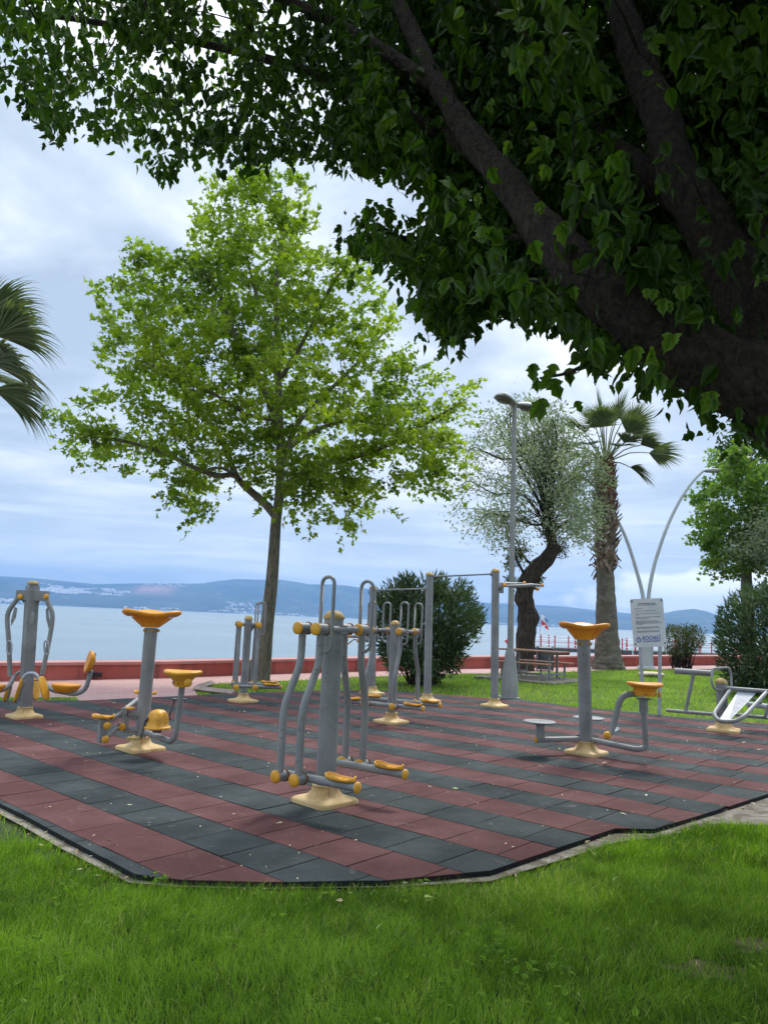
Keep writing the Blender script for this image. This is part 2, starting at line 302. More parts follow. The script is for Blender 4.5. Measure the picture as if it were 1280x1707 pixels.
# ------------------------------------------------------------------ mesh building
class MB:
    def __init__(s): s.v = []; s.f = []; s.sm = []
    def add(s, vs, fs, smooth=True):
        o = len(s.v); s.v += [tuple(x) for x in vs]
        for f in fs: s.f.append(tuple(i + o for i in f)); s.sm.append(smooth)
        return s
    def box(s, c, d, rz=0, rot=None, bev=0.0):
        M = rot if rot is not None else Matrix.Rotation(rz, 3, 'Z'); c = Vector(c)
        hx, hy, hz = d[0] / 2, d[1] / 2, d[2] / 2
        if bev <= 0:
            vs = [c + M @ Vector((x * hx, y * hy, z * hz)) for z in (-1, 1) for y in (-1, 1) for x in (-1, 1)]
            return s.add(vs, [(0, 2, 3, 1), (4, 5, 7, 6), (0, 1, 5, 4), (2, 6, 7, 3), (0, 4, 6, 2), (1, 3, 7, 5)], False)
        b = min(bev, hx * .9, hy * .9, hz * .9); rings = []
        for z, ins in ((-hz, b), (-hz + b, 0), (hz - b, 0), (hz, b)):
            ring = []
            for sx, sy in ((1, 1), (-1, 1), (-1, -1), (1, -1)):
                X, Yv = hx - ins, hy - ins
                bb = b * 0.7
                pts = [(sx * X, sy * (Yv - bb)), (sx * (X - bb), sy * Yv)]
                if sx * sy < 0: pts = pts[::-1]
                ring += [c + M @ Vector((p[0], p[1], z)) for p in pts]
            rings.append(ring)
        vs = [p for r_ in rings for p in r_]; n = 8; fs = []
        for k in range(3):
            for i in range(n): fs.append((k * n + i, k * n + (i + 1) % n, (k + 1) * n + (i + 1) % n, (k + 1) * n + i))
        fs.append(tuple(range(n))[::-1]); fs.append(tuple(3 * n + i for i in range(n)))
        return s.add(vs, fs, False)
    def tube(s, path, rad, n=12, caps=True, closed=False, smooth=True, flat=1.0):
        P = [Vector(p) for p in path]; m_ = len(P)
        if not isinstance(rad, (list, tuple)): rad = [rad] * m_
        T = []
        for i in range(m_):
            a, b_ = (P[i - 1] if (i or closed) else P[0]), (P[(i + 1) % m_] if (i < m_ - 1 or closed) else P[-1])
            d = (b_ - a); T.append(d.normalized() if d.length > 1e-9 else Vector((0, 0, 1)))
        up = Vector((0, 0, 1)) if abs(T[0].z) < 0.9 else Vector((0, 1, 0))
        nrm = (up - T[0] * up.dot(T[0])).normalized(); vs = []
        for i in range(m_):
            nrm = (nrm - T[i] * nrm.dot(T[i])).normalized(); bn_ = T[i].cross(nrm)
            for k in range(n):
                a = 2 * PI * k / n
                vs.append(P[i] + (nrm * math.cos(a) * flat + bn_ * math.sin(a)) * rad[i])
        fs = []
        for i in range(m_ if closed else m_ - 1):
            j = (i + 1) % m_
            for k in range(n): fs.append((i * n + k, i * n + (k + 1) % n, j * n + (k + 1) % n, j * n + k))
        s.add(vs, fs, smooth)
        if caps and not closed:
            s.add(vs[:n], [tuple(range(n))[::-1]], False); s.add(vs[-n:], [tuple(range(n))], False)
        return s
    def lathe(s, prof, c=(0, 0, 0), n=24, axis=None, fr=None, smooth=True):
        # prof: (radius, height); fr(theta, k) -> (radius factor, dz)
        c = Vector(c); Q = Matrix.Identity(3)
        if axis is not None: Q = Vector(axis).normalized().to_track_quat('Z', 'Y').to_matrix()
        vs = []
        for k, (r_, h) in enumerate(prof):
            for i in range(n):
                a = 2 * PI * i / n; f_, dz_ = fr(a, k) if fr else (1, 0)
                vs.append(c + Q @ Vector((r_ * f_ * math.cos(a), r_ * f_ * math.sin(a), h + dz_)))
        fs = []
        for k in range(len(prof) - 1):
            for i in range(n): fs.append((k * n + i, k * n + (i + 1) % n, (k + 1) * n + (i + 1) % n, (k + 1) * n + i))
        s.add(vs, fs, smooth)
        s.add(vs[:n], [tuple(range(n))[::-1]], False); s.add(vs[-n:], [tuple(range(n))], False)
        return s
    def ball(s, c, r_, n=12):
        pr = [(max(0.001, r_ * math.sin(PI * k / 8)), -r_ * math.cos(PI * k / 8)) for k in range(9)]
        return s.lathe(pr, c, n)
    def prism(s, poly, off):
        # poly: list of 3-D points, extruded by off
        off = Vector(off); P = [Vector(p) for p in poly]; n = len(P)
        s.add(P, [tuple(range(n))[::-1]], False); s.add([p + off for p in P], [tuple(range(n))], False)
        s.add(P + [p + off for p in P], [(i, (i + 1) % n, n + (i + 1) % n, n + i) for i in range(n)], False)
        return s
    def build(s, name, mat, parent=None, world=True):
        me = bpy.data.meshes.new(name); me.from_pydata(s.v, [], s.f); me.update()
        me.polygons.foreach_set('use_smooth', s.sm)
        me.materials.append(mat)
        o = bpy.data.objects.new(name, me); COL.objects.link(o)
        if parent is not None:
            o.parent = parent
            if world:     # verts were given in world space: keep them there
                bpy_inv = Matrix.Identity(4); q = parent
                chain = []
                while q is not None: chain.append(q); q = q.parent
                W = Matrix.Identity(4)
                for q in reversed(chain):
                    W = W @ Matrix.LocRotScale(q.location, q.rotation_euler, q.scale)
                me.transform(W.inverted())
        return o
def fillet(path, r_, n=5):
    P = [Vector(p) for p in path]; out = [P[0]]
    for i in range(1, len(P) - 1):
        a, b_, c_ = P[i - 1], P[i], P[i + 1]
        d1, d2 = (a - b_), (c_ - b_); q = min(r_, d1.length * .49, d2.length * .49)
        s_, e_ = b_ + d1.normalized() * q, b_ + d2.normalized() * q
        for k in range(n + 1):
            u = k / n; out.append(s_ * (1 - u) ** 2 + b_ * 2 * u * (1 - u) + e_ * u * u)
    out.append(P[-1]); return out
def smooth_path(P, n=4):
    P = [Vector(p) for p in P]; out = []
    for i in range(len(P) - 1):
        p0, p1, p2, p3 = P[max(i - 1, 0)], P[i], P[i + 1], P[min(i + 2, len(P) - 1)]
        for k in range(n):
            u = k / n
            out.append(0.5 * ((2 * p1) + (p2 - p0) * u + (2 * p0 - 5 * p1 + 4 * p2 - p3) * u * u + (3 * p1 - p0 - 3 * p2 + p3) * u ** 3))
    out.append(P[-1]); return out
def np_mesh(name, V, Fc, mat, tint=None, parent=None, smooth=False):
    """V (n,3) array, Fc (m,k) array of equal-sized faces"""
    me = bpy.data.meshes.new(name); n, k = Fc.shape
    me.vertices.add(len(V)); me.vertices.foreach_set('co', V.astype(np.float32).ravel())
    me.loops.add(n * k); me.loops.foreach_set('vertex_index', Fc.astype(np.int32).ravel())
    me.polygons.add(n); me.polygons.foreach_set('loop_start', np.arange(0, n * k, k, dtype=np.int32))
    me.update(calc_edges=True)
    if smooth: me.polygons.foreach_set('use_smooth', np.ones(n, bool))
    if tint is not None:
        at = me.color_attributes.new('tint', 'FLOAT_COLOR', 'POINT')
        c = np.ones((len(V), 4), np.float32); tt = np.asarray(tint, np.float32)
        if tt.ndim == 1: c[:, :3] = tt[:, None]
        else: c[:, :3] = tt
        at.data.foreach_set('color', c.ravel())
    me.materials.append(mat)
    o = bpy.data.objects.new(name, me); COL.objects.link(o)
    if parent is not None:
        o.parent = parent; me.transform(Matrix.LocRotScale(parent.location, parent.rotation_euler, parent.scale).inverted())
    return o
def inpoly(P, poly):
    x, y = P[:, 0], P[:, 1]; ins = np.zeros(len(P), bool); n = len(poly)
    for i in range(n):
        x1, y1 = poly[i][0], poly[i][1]; x2, y2 = poly[(i + 1) % n][0], poly[(i + 1) % n][1]
        c = ((y1 > y) != (y2 > y)); 
        with np.errstate(divide='ignore', invalid='ignore'):
            xi = (x2 - x1) * (y - y1) / (y2 - y1 + 1e-12) + x1
        ins ^= c & (x < xi)
    return ins
def edge_dist(P, poly, closed=True):
    d = np.full(len(P), 1e9); n = len(poly)
    for i in range(n if closed else n - 1):
        a = np.array(poly[i][:2]); b_ = np.array(poly[(i + 1) % n][:2]); ab = b_ - a
        tt = np.clip(((P[:, :2] - a) @ ab) / (ab @ ab + 1e-12), 0, 1)
        d = np.minimum(d, np.linalg.norm(P[:, :2] - (a + tt[:, None] * ab), axis=1))
    return d
def vnoise(P, scale, seed=0):
    """cheap smooth value noise on 2-D/3-D points, 0..1"""
    P = np.asarray(P, float) * scale
    if P.shape[1] == 2: P = np.c_[P, np.zeros(len(P))]
    i = np.floor(P).astype(np.int64); f = P - i; f = f * f * (3 - 2 * f); out = np.zeros(len(P))
    for dx in (0, 1):
        for dy in (0, 1):
            for dz in (0, 1):
                h = ((i[:, 0] + dx) * 374761393 + (i[:, 1] + dy) * 668265263 + (i[:, 2] + dz) * 2147483647 + seed * 974634777) & 0xffffffff
                h = ((h ^ (h >> 13)) * 1274126177) & 0xffffffff; h = ((h ^ (h >> 16)) & 0xffff) / 65535
                w_ = (f[:, 0] if dx else 1 - f[:, 0]) * (f[:, 1] if dy else 1 - f[:, 1]) * (f[:, 2] if dz else 1 - f[:, 2])
                out += h * w_
    return out

# ------------------------------------------------------------------ leaves
def T_ovate(lobed=False):      # box-elder leaflet: pointed, two shallow teeth, folded on the midrib
    h = [(0.0, 0.0), (0.20, 0.10), (0.36, 0.30), (0.34, 0.50), (0.27, 0.56), (0.16, 0.80), (0.0, 1.08)]
    mid = [(0, 0.0), (0, 0.3), (0, 0.56), (0, 1.08)]
    V = [(0, 0, 0), (0, 0.35, -0.03), (0, 0.7, -0.05), (0, 1.1, -0.16)]
    L = [(0.20, 0.10, 0.03), (0.31, 0.30, 0.07), (0.28, 0.52, 0.05), (0.17, 0.72, 0.01), (0.06, 0.94, -0.07)] if not lobed else [(0.20, 0.08, 0.03), (0.42, 0.36, 0.06), (0.22, 0.46, 0.05), (0.30, 0.66, 0.01), (0.06, 0.92, -0.10)]
    V += L + [(-x, y, z) for x, y, z in L]
    Fq = []
    for o in (4, 9):
        Fq += [(0, o, o + 1), (0, o + 1, 1), (1, o + 1, o + 2), (1, o + 2, 2), (2, o + 2, o + 3), (2, o + 3, o + 4), (2, o + 4, 3)]
    return np.array(V, float), np.array(Fq)
def T_plane():      # five-lobed plane leaf
    V = [(0, 0.38, 0.0)]; pts = [(0, 0), (-0.34, 0.02), (-0.22, 0.22), (-0.62, 0.46), (-0.28, 0.56), (-0.16, 0.72), (0, 1.1), (0.16, 0.72), (0.28, 0.56), (0.62, 0.46), (0.22, 0.22), (0.34, 0.02)]
    for x, y in pts: V.append((x, y, 0.22 * abs(x) - 0.1 * y * y))
    n = len(pts); Fq = [(0, 1 + i, 1 + (i + 1) % n) for i in range(n)]
    return np.array(V, float), np.array(Fq)
def T_lance(wd=0.12):
    V = [(0, 0, 0), (wd, 0.35, 0.03), (0, 0.4, -0.02), (-wd, 0.35, 0.03), (0, 1.0, -0.06)]
    return np.array(V, float), np.array([(0, 1, 2), (0, 2, 3), (1, 4, 2), (2, 4, 3)])
OV2 = T_ovate(True)
OV, PLN, LAN, LANW = T_ovate(), T_plane(), T_lance(0.11), T_lance(0.2)
def unit(a): return a / (np.linalg.norm(a, axis=1, keepdims=True) + 1e-9)
def leaf_mesh(name, P, D, size, tmpl, tint, mat, parent=None, nbias=None, nb=0.0):
    V, Fc = tmpl; n = len(P); D = unit(D)
    q = rng.normal(size=(n, 3))
    if nbias is not None: q = q + np.array(nbias) * nb
    Nn = unit(q - D * (q * D).sum(1, keepdims=True)); S = np.cross(D, Nn)
    size = np.broadcast_to(np.asarray(size, float), (n,))
    W = P[:, None, :] + size[:, None, None] * (V[None, :, 0:1] * S[:, None, :] + V[None, :, 1:2] * D[:, None, :] + V[None, :, 2:3] * Nn[:, None, :])
    FF = (Fc[None, :, :] + (np.arange(n) * len(V))[:, None, None]).reshape(-1, 3)
    tt = np.repeat(tint, len(V))
    return np_mesh(name, W.reshape(-1, 3), FF, mat, tt, parent)
def twigs(mb, nodes, targets, r0=0.02, sag=0.0, n=5, seg=5, wob=0.08):
    """join every target to the nearest existing node; nodes: list of (Vector, radius)"""
    NP = np.array([list(p) for p, _ in nodes]); 
    T = np.array([list(t_) for t_ in targets])
    d0 = np.array([np.linalg.norm(NP - t_, axis=1).min() for t_ in T]); order = np.argsort(d0)
    NP = list(map(tuple, NP))
    for i in order:
        A = np.array(NP); d = np.linalg.norm(A - T[i], axis=1) + 0.6 * np.maximum(0, A[:, 2] - T[i][2] + 0.1)
        j = int(d.argmin()); a = Vector(A[j]); b_ = Vector(T[i]); L = (b_ - a).length
        if L < 0.05: continue
        mid = (a + b_) / 2 + Vector((random.uniform(-1, 1), random.uniform(-1, 1), random.uniform(-.3, 1) + sag)) * L * wob
        path = [a.lerp(mid, k / 3 * 1).lerp(mid.lerp(b_, k / 3), k / 3) for k in range(4)]
        rr = r0 * min(1.6, 0.5 + L * 0.4)
        mb.tube(path, [rr, rr * .8, rr * .6, rr * .3], n, caps=False)
        for p in path[1:]: NP.append(tuple(p))
# ================================================================== THE SETTING
def g2(px, py): q = gpt(px, py); return (q.x, q.y)
# --- line of the sea wall (front foot)
wall_px = [(0, 1132.5), (271, 1127.5), (509, 1119.5), (764, 1113), (1000, 1109.5), (1177, 1107.5)]
wl = [g2(*p) for p in wall_px]
def ext(a, b, d):
    v = Vector((b[0] - a[0], b[1] - a[1])).normalized(); return (b[0] + v.x * d, b[1] + v.y * d)
wl = [ext(wl[1], wl[0], 30)] + wl + [ext(wl[-2], wl[-1], 40)]
mat_poly = [g2(*p) for p in [(-330, 1228), (-100, 1298), (0, 1340), (39, 1359), (100, 1392), (222, 1456), (300, 1466), (440, 1470), (640, 1468), (815, 1452), (935, 1412), (1025, 1382), (1090, 1382.5), (1185, 1354), (1280, 1324), (1420, 1286), (1520, 1262), (1500, 1246),
            (1280, 1207), (1125, 1195), (1063, 1188), (960, 1179), (860, 1165), (813, 1164), (655, 1151.5), (540, 1151), (400, 1155), (330, 1159), (136, 1168), (0, 1168), (-300, 1164)]]
apron_poly = [g2(*p) for p in [(-330, 1234), (-100, 1305), (0, 1350), (39, 1370), (100, 1405), (215, 1462), (300, 1469), (440, 1472), (640, 1470), (818, 1460), (940, 1424), (1030, 1396), (1092, 1390), (1165, 1366), (1200, 1367), (1280, 1369), (1560, 1372), (1560, 1250), (1300, 1225), (700, 1260), (200, 1260), (-300, 1200)]]
lawn_front = [g2(*p) for p in [(-300, 1152), (0, 1159), (126, 1159), (136, 1168), (0, 1168), (-300, 1168)]]
lawn_edge_px = [(330, 1159), (326, 1148), (352, 1138), (440, 1133.5), (523, 1131), (560, 1128), (760, 1121), (860, 1121), (991, 1116.5), (1046, 1114.5), (1228, 1113.5), (1500, 1112)]
lawn_far = [g2(*p) for p in lawn_edge_px] 
lawn_far_poly = lawn_far + [(60, lawn_far[-1][1]), (60, 5)] + [g2(*p) for p in [(1520, 1262), (1500, 1246), (1280, 1207), (1125, 1195), (1063, 1188), (960, 1179), (860, 1165), (813, 1164), (655, 1151.5), (540, 1151), (400, 1155)]]

# --- soil under everything: one sheet out to the sea wall
V = []; Fc = []
ys = [-25, -5, 0, 3, 6, 10]
mb = MB()
xs = sorted(set([p[0] for p in wl] + list(np.linspace(wl[0][0], wl[-1][0], 14))))
def wall_y(x):
    for a, b_ in zip(wl[:-1], wl[1:]):
        if a[0] <= x <= b_[0]: return a[1] + (b_[1] - a[1]) * (x - a[0]) / (b_[0] - a[0] + 1e-9)
    return wl[-1][1] if x > wl[-1][0] else wl[0][1]
for x0, x1 in zip(xs[:-1], xs[1:]):
    for k in range(4):
        f0, f1 = k / 4, (k + 1) / 4
        q = []
        for x, f_ in ((x0, f0), (x1, f0), (x1, f1), (x0, f1)):
            q.append((x, -25 + (wall_y(x) + 0.3 + 25) * f_, gz(x) - 0.06))
        mb.add(q, [(0, 1, 2, 3)])
tag(mb.build('ground', M_soil), kind='structure')
# --- promenade sheet
def sheet(poly, dz): return [(p[0], p[1], gz(p[0]) + dz) for p in poly]
left_edge = [g2(*p) for p in [(-300, 1152), (0, 1159), (126, 1159), (136, 1168)]]
prom = [(wl[0][0], left_edge[0][1])] + left_edge + lawn_far + [(wl[-1][0], lawn_far[-1][1])] + wl[::-1]
# triangulate through bmesh-safe ngon
import bmesh
def ngon(name, poly, mat, z):
    bm = bmesh.new(); vs = [bm.verts.new(p) for p in sheet(poly, z)]; f_ = bm.faces.new(vs)
    if f_.normal.z < 0: f_.normal_flip()
    bmesh.ops.triangulate(bm, faces=[f_]); bm.normal_update()
    for f_ in bm.faces:
        if f_.normal.z < 0: f_.normal_flip()
    me = bpy.data.meshes.new(name); bm.to_mesh(me); bm.free(); me.materials.append(mat)
    o = bpy.data.objects.new(name, me); COL.objects.link(o); return o
tag(ngon('promenade', prom, M_pink, -0.045), kind='structure')
tag(ngon('concrete_strip', apron_poly, M_conc, -0.034), kind='structure')

# --- rubber tiles: a grid clipped to the mat outline, every tile a little different
T0 = 0.47; TH = -0.7508; OX, OY = -5.794 * T0, 14.69 * T0
offs = {0: 0, 1: -.69, 2: 4.45, 3: 5.71, 4: 4.96, 5: 7.19}
ca, sa = math.cos(TH), math.sin(TH)
def toloc(p): x, y = p[0] - OX, p[1] - OY; return ((x * ca + y * sa) / T0, (-x * sa + y * ca) / T0)
def toworld(s_, t_): x, y = s_ * T0, t_ * T0; return (OX + x * ca - y * sa, OY + x * sa + y * ca)
ML = [toloc(p) for p in mat_poly]
def clip_rect(poly, x0, x1, y0, y1):
    for ax, lim, sg in ((0, x0, 1), (0, x1, -1), (1, y0, 1), (1, y1, -1)):
        out = []; n = len(poly)
        for i in range(n):
            a, b_ = poly[i - 1], poly[i]; da, db = (a[ax] - lim) * sg, (b_[ax] - lim) * sg
            if (da >= 0) != (db >= 0):
                u = da / (da - db); out.append((a[0] + (b_[0] - a[0]) * u, a[1] + (b_[1] - a[1]) * u))
            if db >= 0: out.append(b_)
        poly = out
        if len(poly) < 3: return []
    return poly
tv = []; tf = []; tt_ = []; tr_ = random.Random(3)
smin = int(min(p[0] for p in ML)) - 2; smax = int(max(p[0] for p in ML)) + 2
tmin = int(min(p[1] for p in ML)) - 2; tmax = int(max(p[1] for p in ML)) + 2
def warp(x, y):     # rows of tiles are not laid dead straight
    return (x + 0.012 * math.sin(y * 1.3 + 1), y + 0.010 * math.sin(x * 1.1))
rubber = MB(); cols = []
for row in range(tmin, tmax):
    red = row % 2 != 0
    off = offs.get(row // 2, 0) % 1 if not red else (offs.get(row // 2, 0.3) + 0.35 + 0.2 * math.sin(row * 2.1)) % 1
    for k in range(smin, smax):
        gp = 0.0065; s0 = k + off
        pl = clip_rect(ML, s0 + gp, s0 + 1 - gp, row + gp, row + 1 - gp)
        if len(pl) < 3: continue
        ar = abs(sum(pl[i - 1][0] * pl[i][1] - pl[i][0] * pl[i - 1][1] for i in range(len(pl)))) / 2
        if ar < 0.003: continue
        cxm = sum(p[0] for p in pl) / len(pl); cym = sum(p[1] for p in pl) / len(pl)
        tl = tr_.random(); hx, hy, h0 = tr_.uniform(-.0014, .0014), tr_.uniform(-.0014, .0014), tr_.uniform(-.001, .001)
        top, rim, bot = [], [], []
        for (x, y) in pl:
            ix, iy = x + (cxm - x) * 0.011, y + (cym - y) * 0.011
            wx, wy = warp(*toworld(ix, iy)); rx, ry = warp(*toworld(x, y))
            z = gz(wx) + h0 + hx * (x - cxm) * 2 + hy * (y - cym) * 2
            top.append((wx, wy, z)); rim.append((rx, ry, z - 0.004)); bot.append((rx, ry, gz(rx) - 0.055))
        n = len(pl); o0 = len(rubber.v)
        area = sum(pl[i - 1][0] * pl[i][1] - pl[i][0] * pl[i - 1][1] for i in range(n))
        if area < 0: top.reverse(); rim.reverse(); bot.reverse()
        rubber.add(top + rim + bot, [tuple(range(n))] + [(n + i, n + (i + 1) % n, (i + 1) % n, i) for i in range(n)] + [(2 * n + i, 2 * n + (i + 1) % n, n + (i + 1) % n, n + i) for i in range(n)], False)
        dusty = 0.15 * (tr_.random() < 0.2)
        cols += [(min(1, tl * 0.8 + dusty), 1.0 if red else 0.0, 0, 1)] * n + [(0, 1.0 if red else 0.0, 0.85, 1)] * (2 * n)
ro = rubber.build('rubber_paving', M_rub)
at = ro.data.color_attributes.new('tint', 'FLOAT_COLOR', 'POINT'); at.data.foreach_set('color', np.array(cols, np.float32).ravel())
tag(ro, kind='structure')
# black underlay in the joints and along the rim
tag(ngon('paving_underlay', mat_poly, M_black, -0.022), kind='structure')

# --- grass
def blades(n, region, lo, hi, wid, name, label, keep=None, tintb=0.0, lean=0.5):
    (x0, x1, y0, y1) = region
    P = np.c_[rng.uniform(x0, x1, n), rng.uniform(y0, y1, n)]
    if keep is not None: P = P[keep(P)]
    n = len(P)
    patch = vnoise(P, 1.1, 1) * 0.4 + vnoise(P, 3.7, 2) * 0.3 + vnoise(P, 11, 12) * .3
    H = rng.uniform(lo, hi, n) * (0.55 + 0.9 * patch)
    th = rng.uniform(0, 2 * PI, n) * 0.8 + vnoise(P, 2.1, 5) * 6
    ln = H * rng.uniform(0.15, 1.0, n) * lean * (1.3 + 1.3 * vnoise(P, 2.6, 6))
    dx, dy = np.cos(th), np.sin(th)
    ph = rng.uniform(0, 2 * PI, n); wx, wy = np.cos(ph) * wid / 2, np.sin(ph) * wid / 2
    z0 = GX * P[:, 0] - 0.065
    def pt(f, s_):
        return np.c_[P[:, 0] + dx * ln * f ** 1.8 + wx * s_, P[:, 1] + dy * ln * f ** 1.8 + wy * s_, z0 + H * (f - 0.25 * f * f * ln / (H + 1e-6))]
    Vv = np.stack([pt(0, -1), pt(0, 1), pt(.5, -.9), pt(.5, .9), pt(1.0, 0)], 1).reshape(-1, 3)
    base = np.array([(0, 1, 3), (0, 3, 2), (2, 3, 4)])
    Ff = (base[None] + (np.arange(n) * 5)[:, None, None]).reshape(-1, 3)
    t_ = np.clip(0.12 + tintb + 0.42 * rng.random(n) + 0.3 * (vnoise(P, 0.8, 9) - .4) + 0.3 * (vnoise(P, 5, 19) - .5) + .25 * (vnoise(P, 14, 20) - .5), 0, 0.72)
    dry = rng.random(n) < 0.025 + 0.12 * np.clip(vnoise(P, 1.6, 33) - 0.66, 0, 1) * 4
    t_[dry] = rng.uniform(0.8, 1.0, dry.sum())
    o = np_mesh(name, Vv, Ff, M_grass, np.repeat(t_, 5))
    return tag(o, label, 'grass', kind='stuff')
dirt_spots = [gpt(1178, 1600), gpt(1262, 1560)]
def keep_near(P):
    k = ~inpoly(P, mat_poly); k |= (edge_dist(P, mat_poly) < 0.05) & (P[:, 1] < 4.75) & (rng.random(len(P)) < .7)
    ap = inpoly(P, apron_poly) & ~inpoly(P, mat_poly)
    slab = inpoly(P, [g2(*p) for p in [(1120, 1372), (1185, 1350), (1280, 1322), (1560, 1240), (1560, 1372), (1280, 1369), (1200, 1367)]])
    md = edge_dist(P, mat_poly); k &= ~(ap & (md < 0.01 + 0.19 * vnoise(P, 2.6, 41)) & (P[:, 1] > 4.55)) 
    k &= ~((md < .25) & (vnoise(P, 7, 43) < .42) & (rng.random(len(P)) < .6) & (P[:, 1] > 4.7))
    k &= ~slab
    for i, d in enumerate(dirt_spots):
        dd = np.hypot((P[:, 0] - d.x) / 1.5, P[:, 1] - d.y); k &= ~((dd < 0.08 + 0.09 * vnoise(P, 9, 50 + i)) & (rng.random(len(P)) < 0.62))
    return k
blades(230000, (-2.8, 3.6, 1.9, 5.6), 0.045, 0.10, 0.0034, 'lawn_grass', 'fresh green lawn grass in the foreground in front of the rubber paving', keep_near)

blades(70000, (0.6, 5.4, 5.6, 8.0), 0.06, 0.115, 0.0048, 'lawn_grass', 'green lawn grass at the right corner of the rubber paving', keep_near)
def keep_side(P):
    k = keep_near(P); inner = (P[:, 0] > -2.8) & (P[:, 0] < 3.6) & (P[:, 1] > 1.9) & (P[:, 1] < 5.6); inner |= (P[:, 0] > .6) & (P[:, 0] < 5.4) & (P[:, 1] >= 5.6) & (P[:, 1] < 8); return k & ~inner & (P[:, 1] < 16)
blades(110000, (-7, 11, -1.5, 12), 0.055, 0.115, 0.006, 'lawn_grass', 'green lawn grass along both sides of the rubber paving', keep_side)
def keep_far(P): 
    return inpoly(P, lawn_far_poly) | inpoly(P, lawn_front)
blades(300000, (-14, 22, 9.5, 29.5), 0.06, 0.105, 0.008, 'lawn_grass', 'bright green lawn beyond the rubber paving under the bushes and palm', keep_far, 0.2)

# --- dirt patches
for i, d in enumerate(dirt_spots):
    vs_ = [(d.x + math.cos(a) * (.13 + .04 * math.sin(3 * a + i) + .03 * math.sin(7 * a)) * 1.4, d.y + math.sin(a) * (.10 + .03 * math.sin(5 * a + i)), gz(d.x) - .052) for a in [2 * PI * k / 40 for k in range(40)]]
    mb = MB(); mb.add(vs_, [tuple(range(40))], False); tag(mb.build('bare_soil', M_dirt), kind='structure')

# --- sea wall
def wall_profile(off, z):   # offset line of the wall towards the sea
    out = []
    for i, p in enumerate(wl):
        a = Vector(wl[max(i - 1, 0)]); b_ = Vector(wl[min(i + 1, len(wl) - 1)]); d = (b_ - a).normalized(); nn = Vector((-d.y, d.x))
        out.append((p[0] + nn.x * off, p[1] + nn.y * off, gz(p[0]) + z))
    return out
wall = thing('sea_wall', 'long low red concrete sea wall between the pink promenade and the water', 'wall', (0, 20, 0))
def strip(A, B, mb): 
    n = len(A); mb.add(A + B, [(i, i + 1, n + i + 1, n + i) for i in range(n - 1)], False)
mb = MB(); WH = 0.30
strip(wall_profile(0, -0.06), wall_profile(0, WH), mb); strip(wall_profile(0.62, WH), wall_profile(0.62, -2.2), mb); strip(wall_profile(0, WH), wall_profile(0.62, WH), mb)
mb.build('wall_body', M_wall, wall)
mb = MB(); a_, b_, c_, d_ = wall_profile(-0.05, WH + .003), wall_profile(-0.05, WH + .07), wall_profile(0.68, WH + .07), wall_profile(0.68, WH + .003)
strip(a_, b_, mb); strip(b_, c_, mb); strip(c_, d_, mb); strip(d_, a_, mb); mb.build('wall_cap', M_wcap, wall)
for px in (158,):
    q = pix(px, 1125, gpt(px, 1130.2).y); mb = MB(); mb.box((q.x, q.y + 0.02, q.z), (0.30, 0.12, 0.1)); mb.build('drain_opening', M_black, wall)

# --- sea and hills
mb = MB(); WZ = -1.6
yy = [16, 60, 200, 800, 3000, 12000]
for a in range(5):
    xr0, xr1 = -(yy[a] * 2 + 80), (yy[a] * 2 + 80)
    xn0, xn1 = -(yy[a + 1] * 2 + 80), (yy[a + 1] * 2 + 80)
    mb.add([(xr0, yy[a], WZ), (xr1, yy[a], WZ), (xn1, yy[a + 1], WZ), (xn0, yy[a + 1], WZ)], [(0, 1, 2, 3)], False)
tag(mb.build('sea', M_sea), kind='structure')
ridge = [(-500, 40), (-250, 46), (0, 43.5), (60, 42.5), (165, 37), (250, 41.5), (340, 45), (400, 55), (440, 55.5), (480, 56.5), (500, 54.5), (520, 51.5), (555, 53), (585, 52), (614, 48.5), (640, 47), (720, 41), (806, 33.5), (846, 33.5), (891, 33.5), (940, 33), (995, 29), (1060, 26), (1100, 24), (1200, 20), (1500, 16), (1900, 10)]
near_hill = [(1080, 0), (1095, 18), (1108, 28), (1130, 34), (1160, 38), (1180, 35), (1197, 30), (1230, 14), (1260, 4), (1275, 0)]
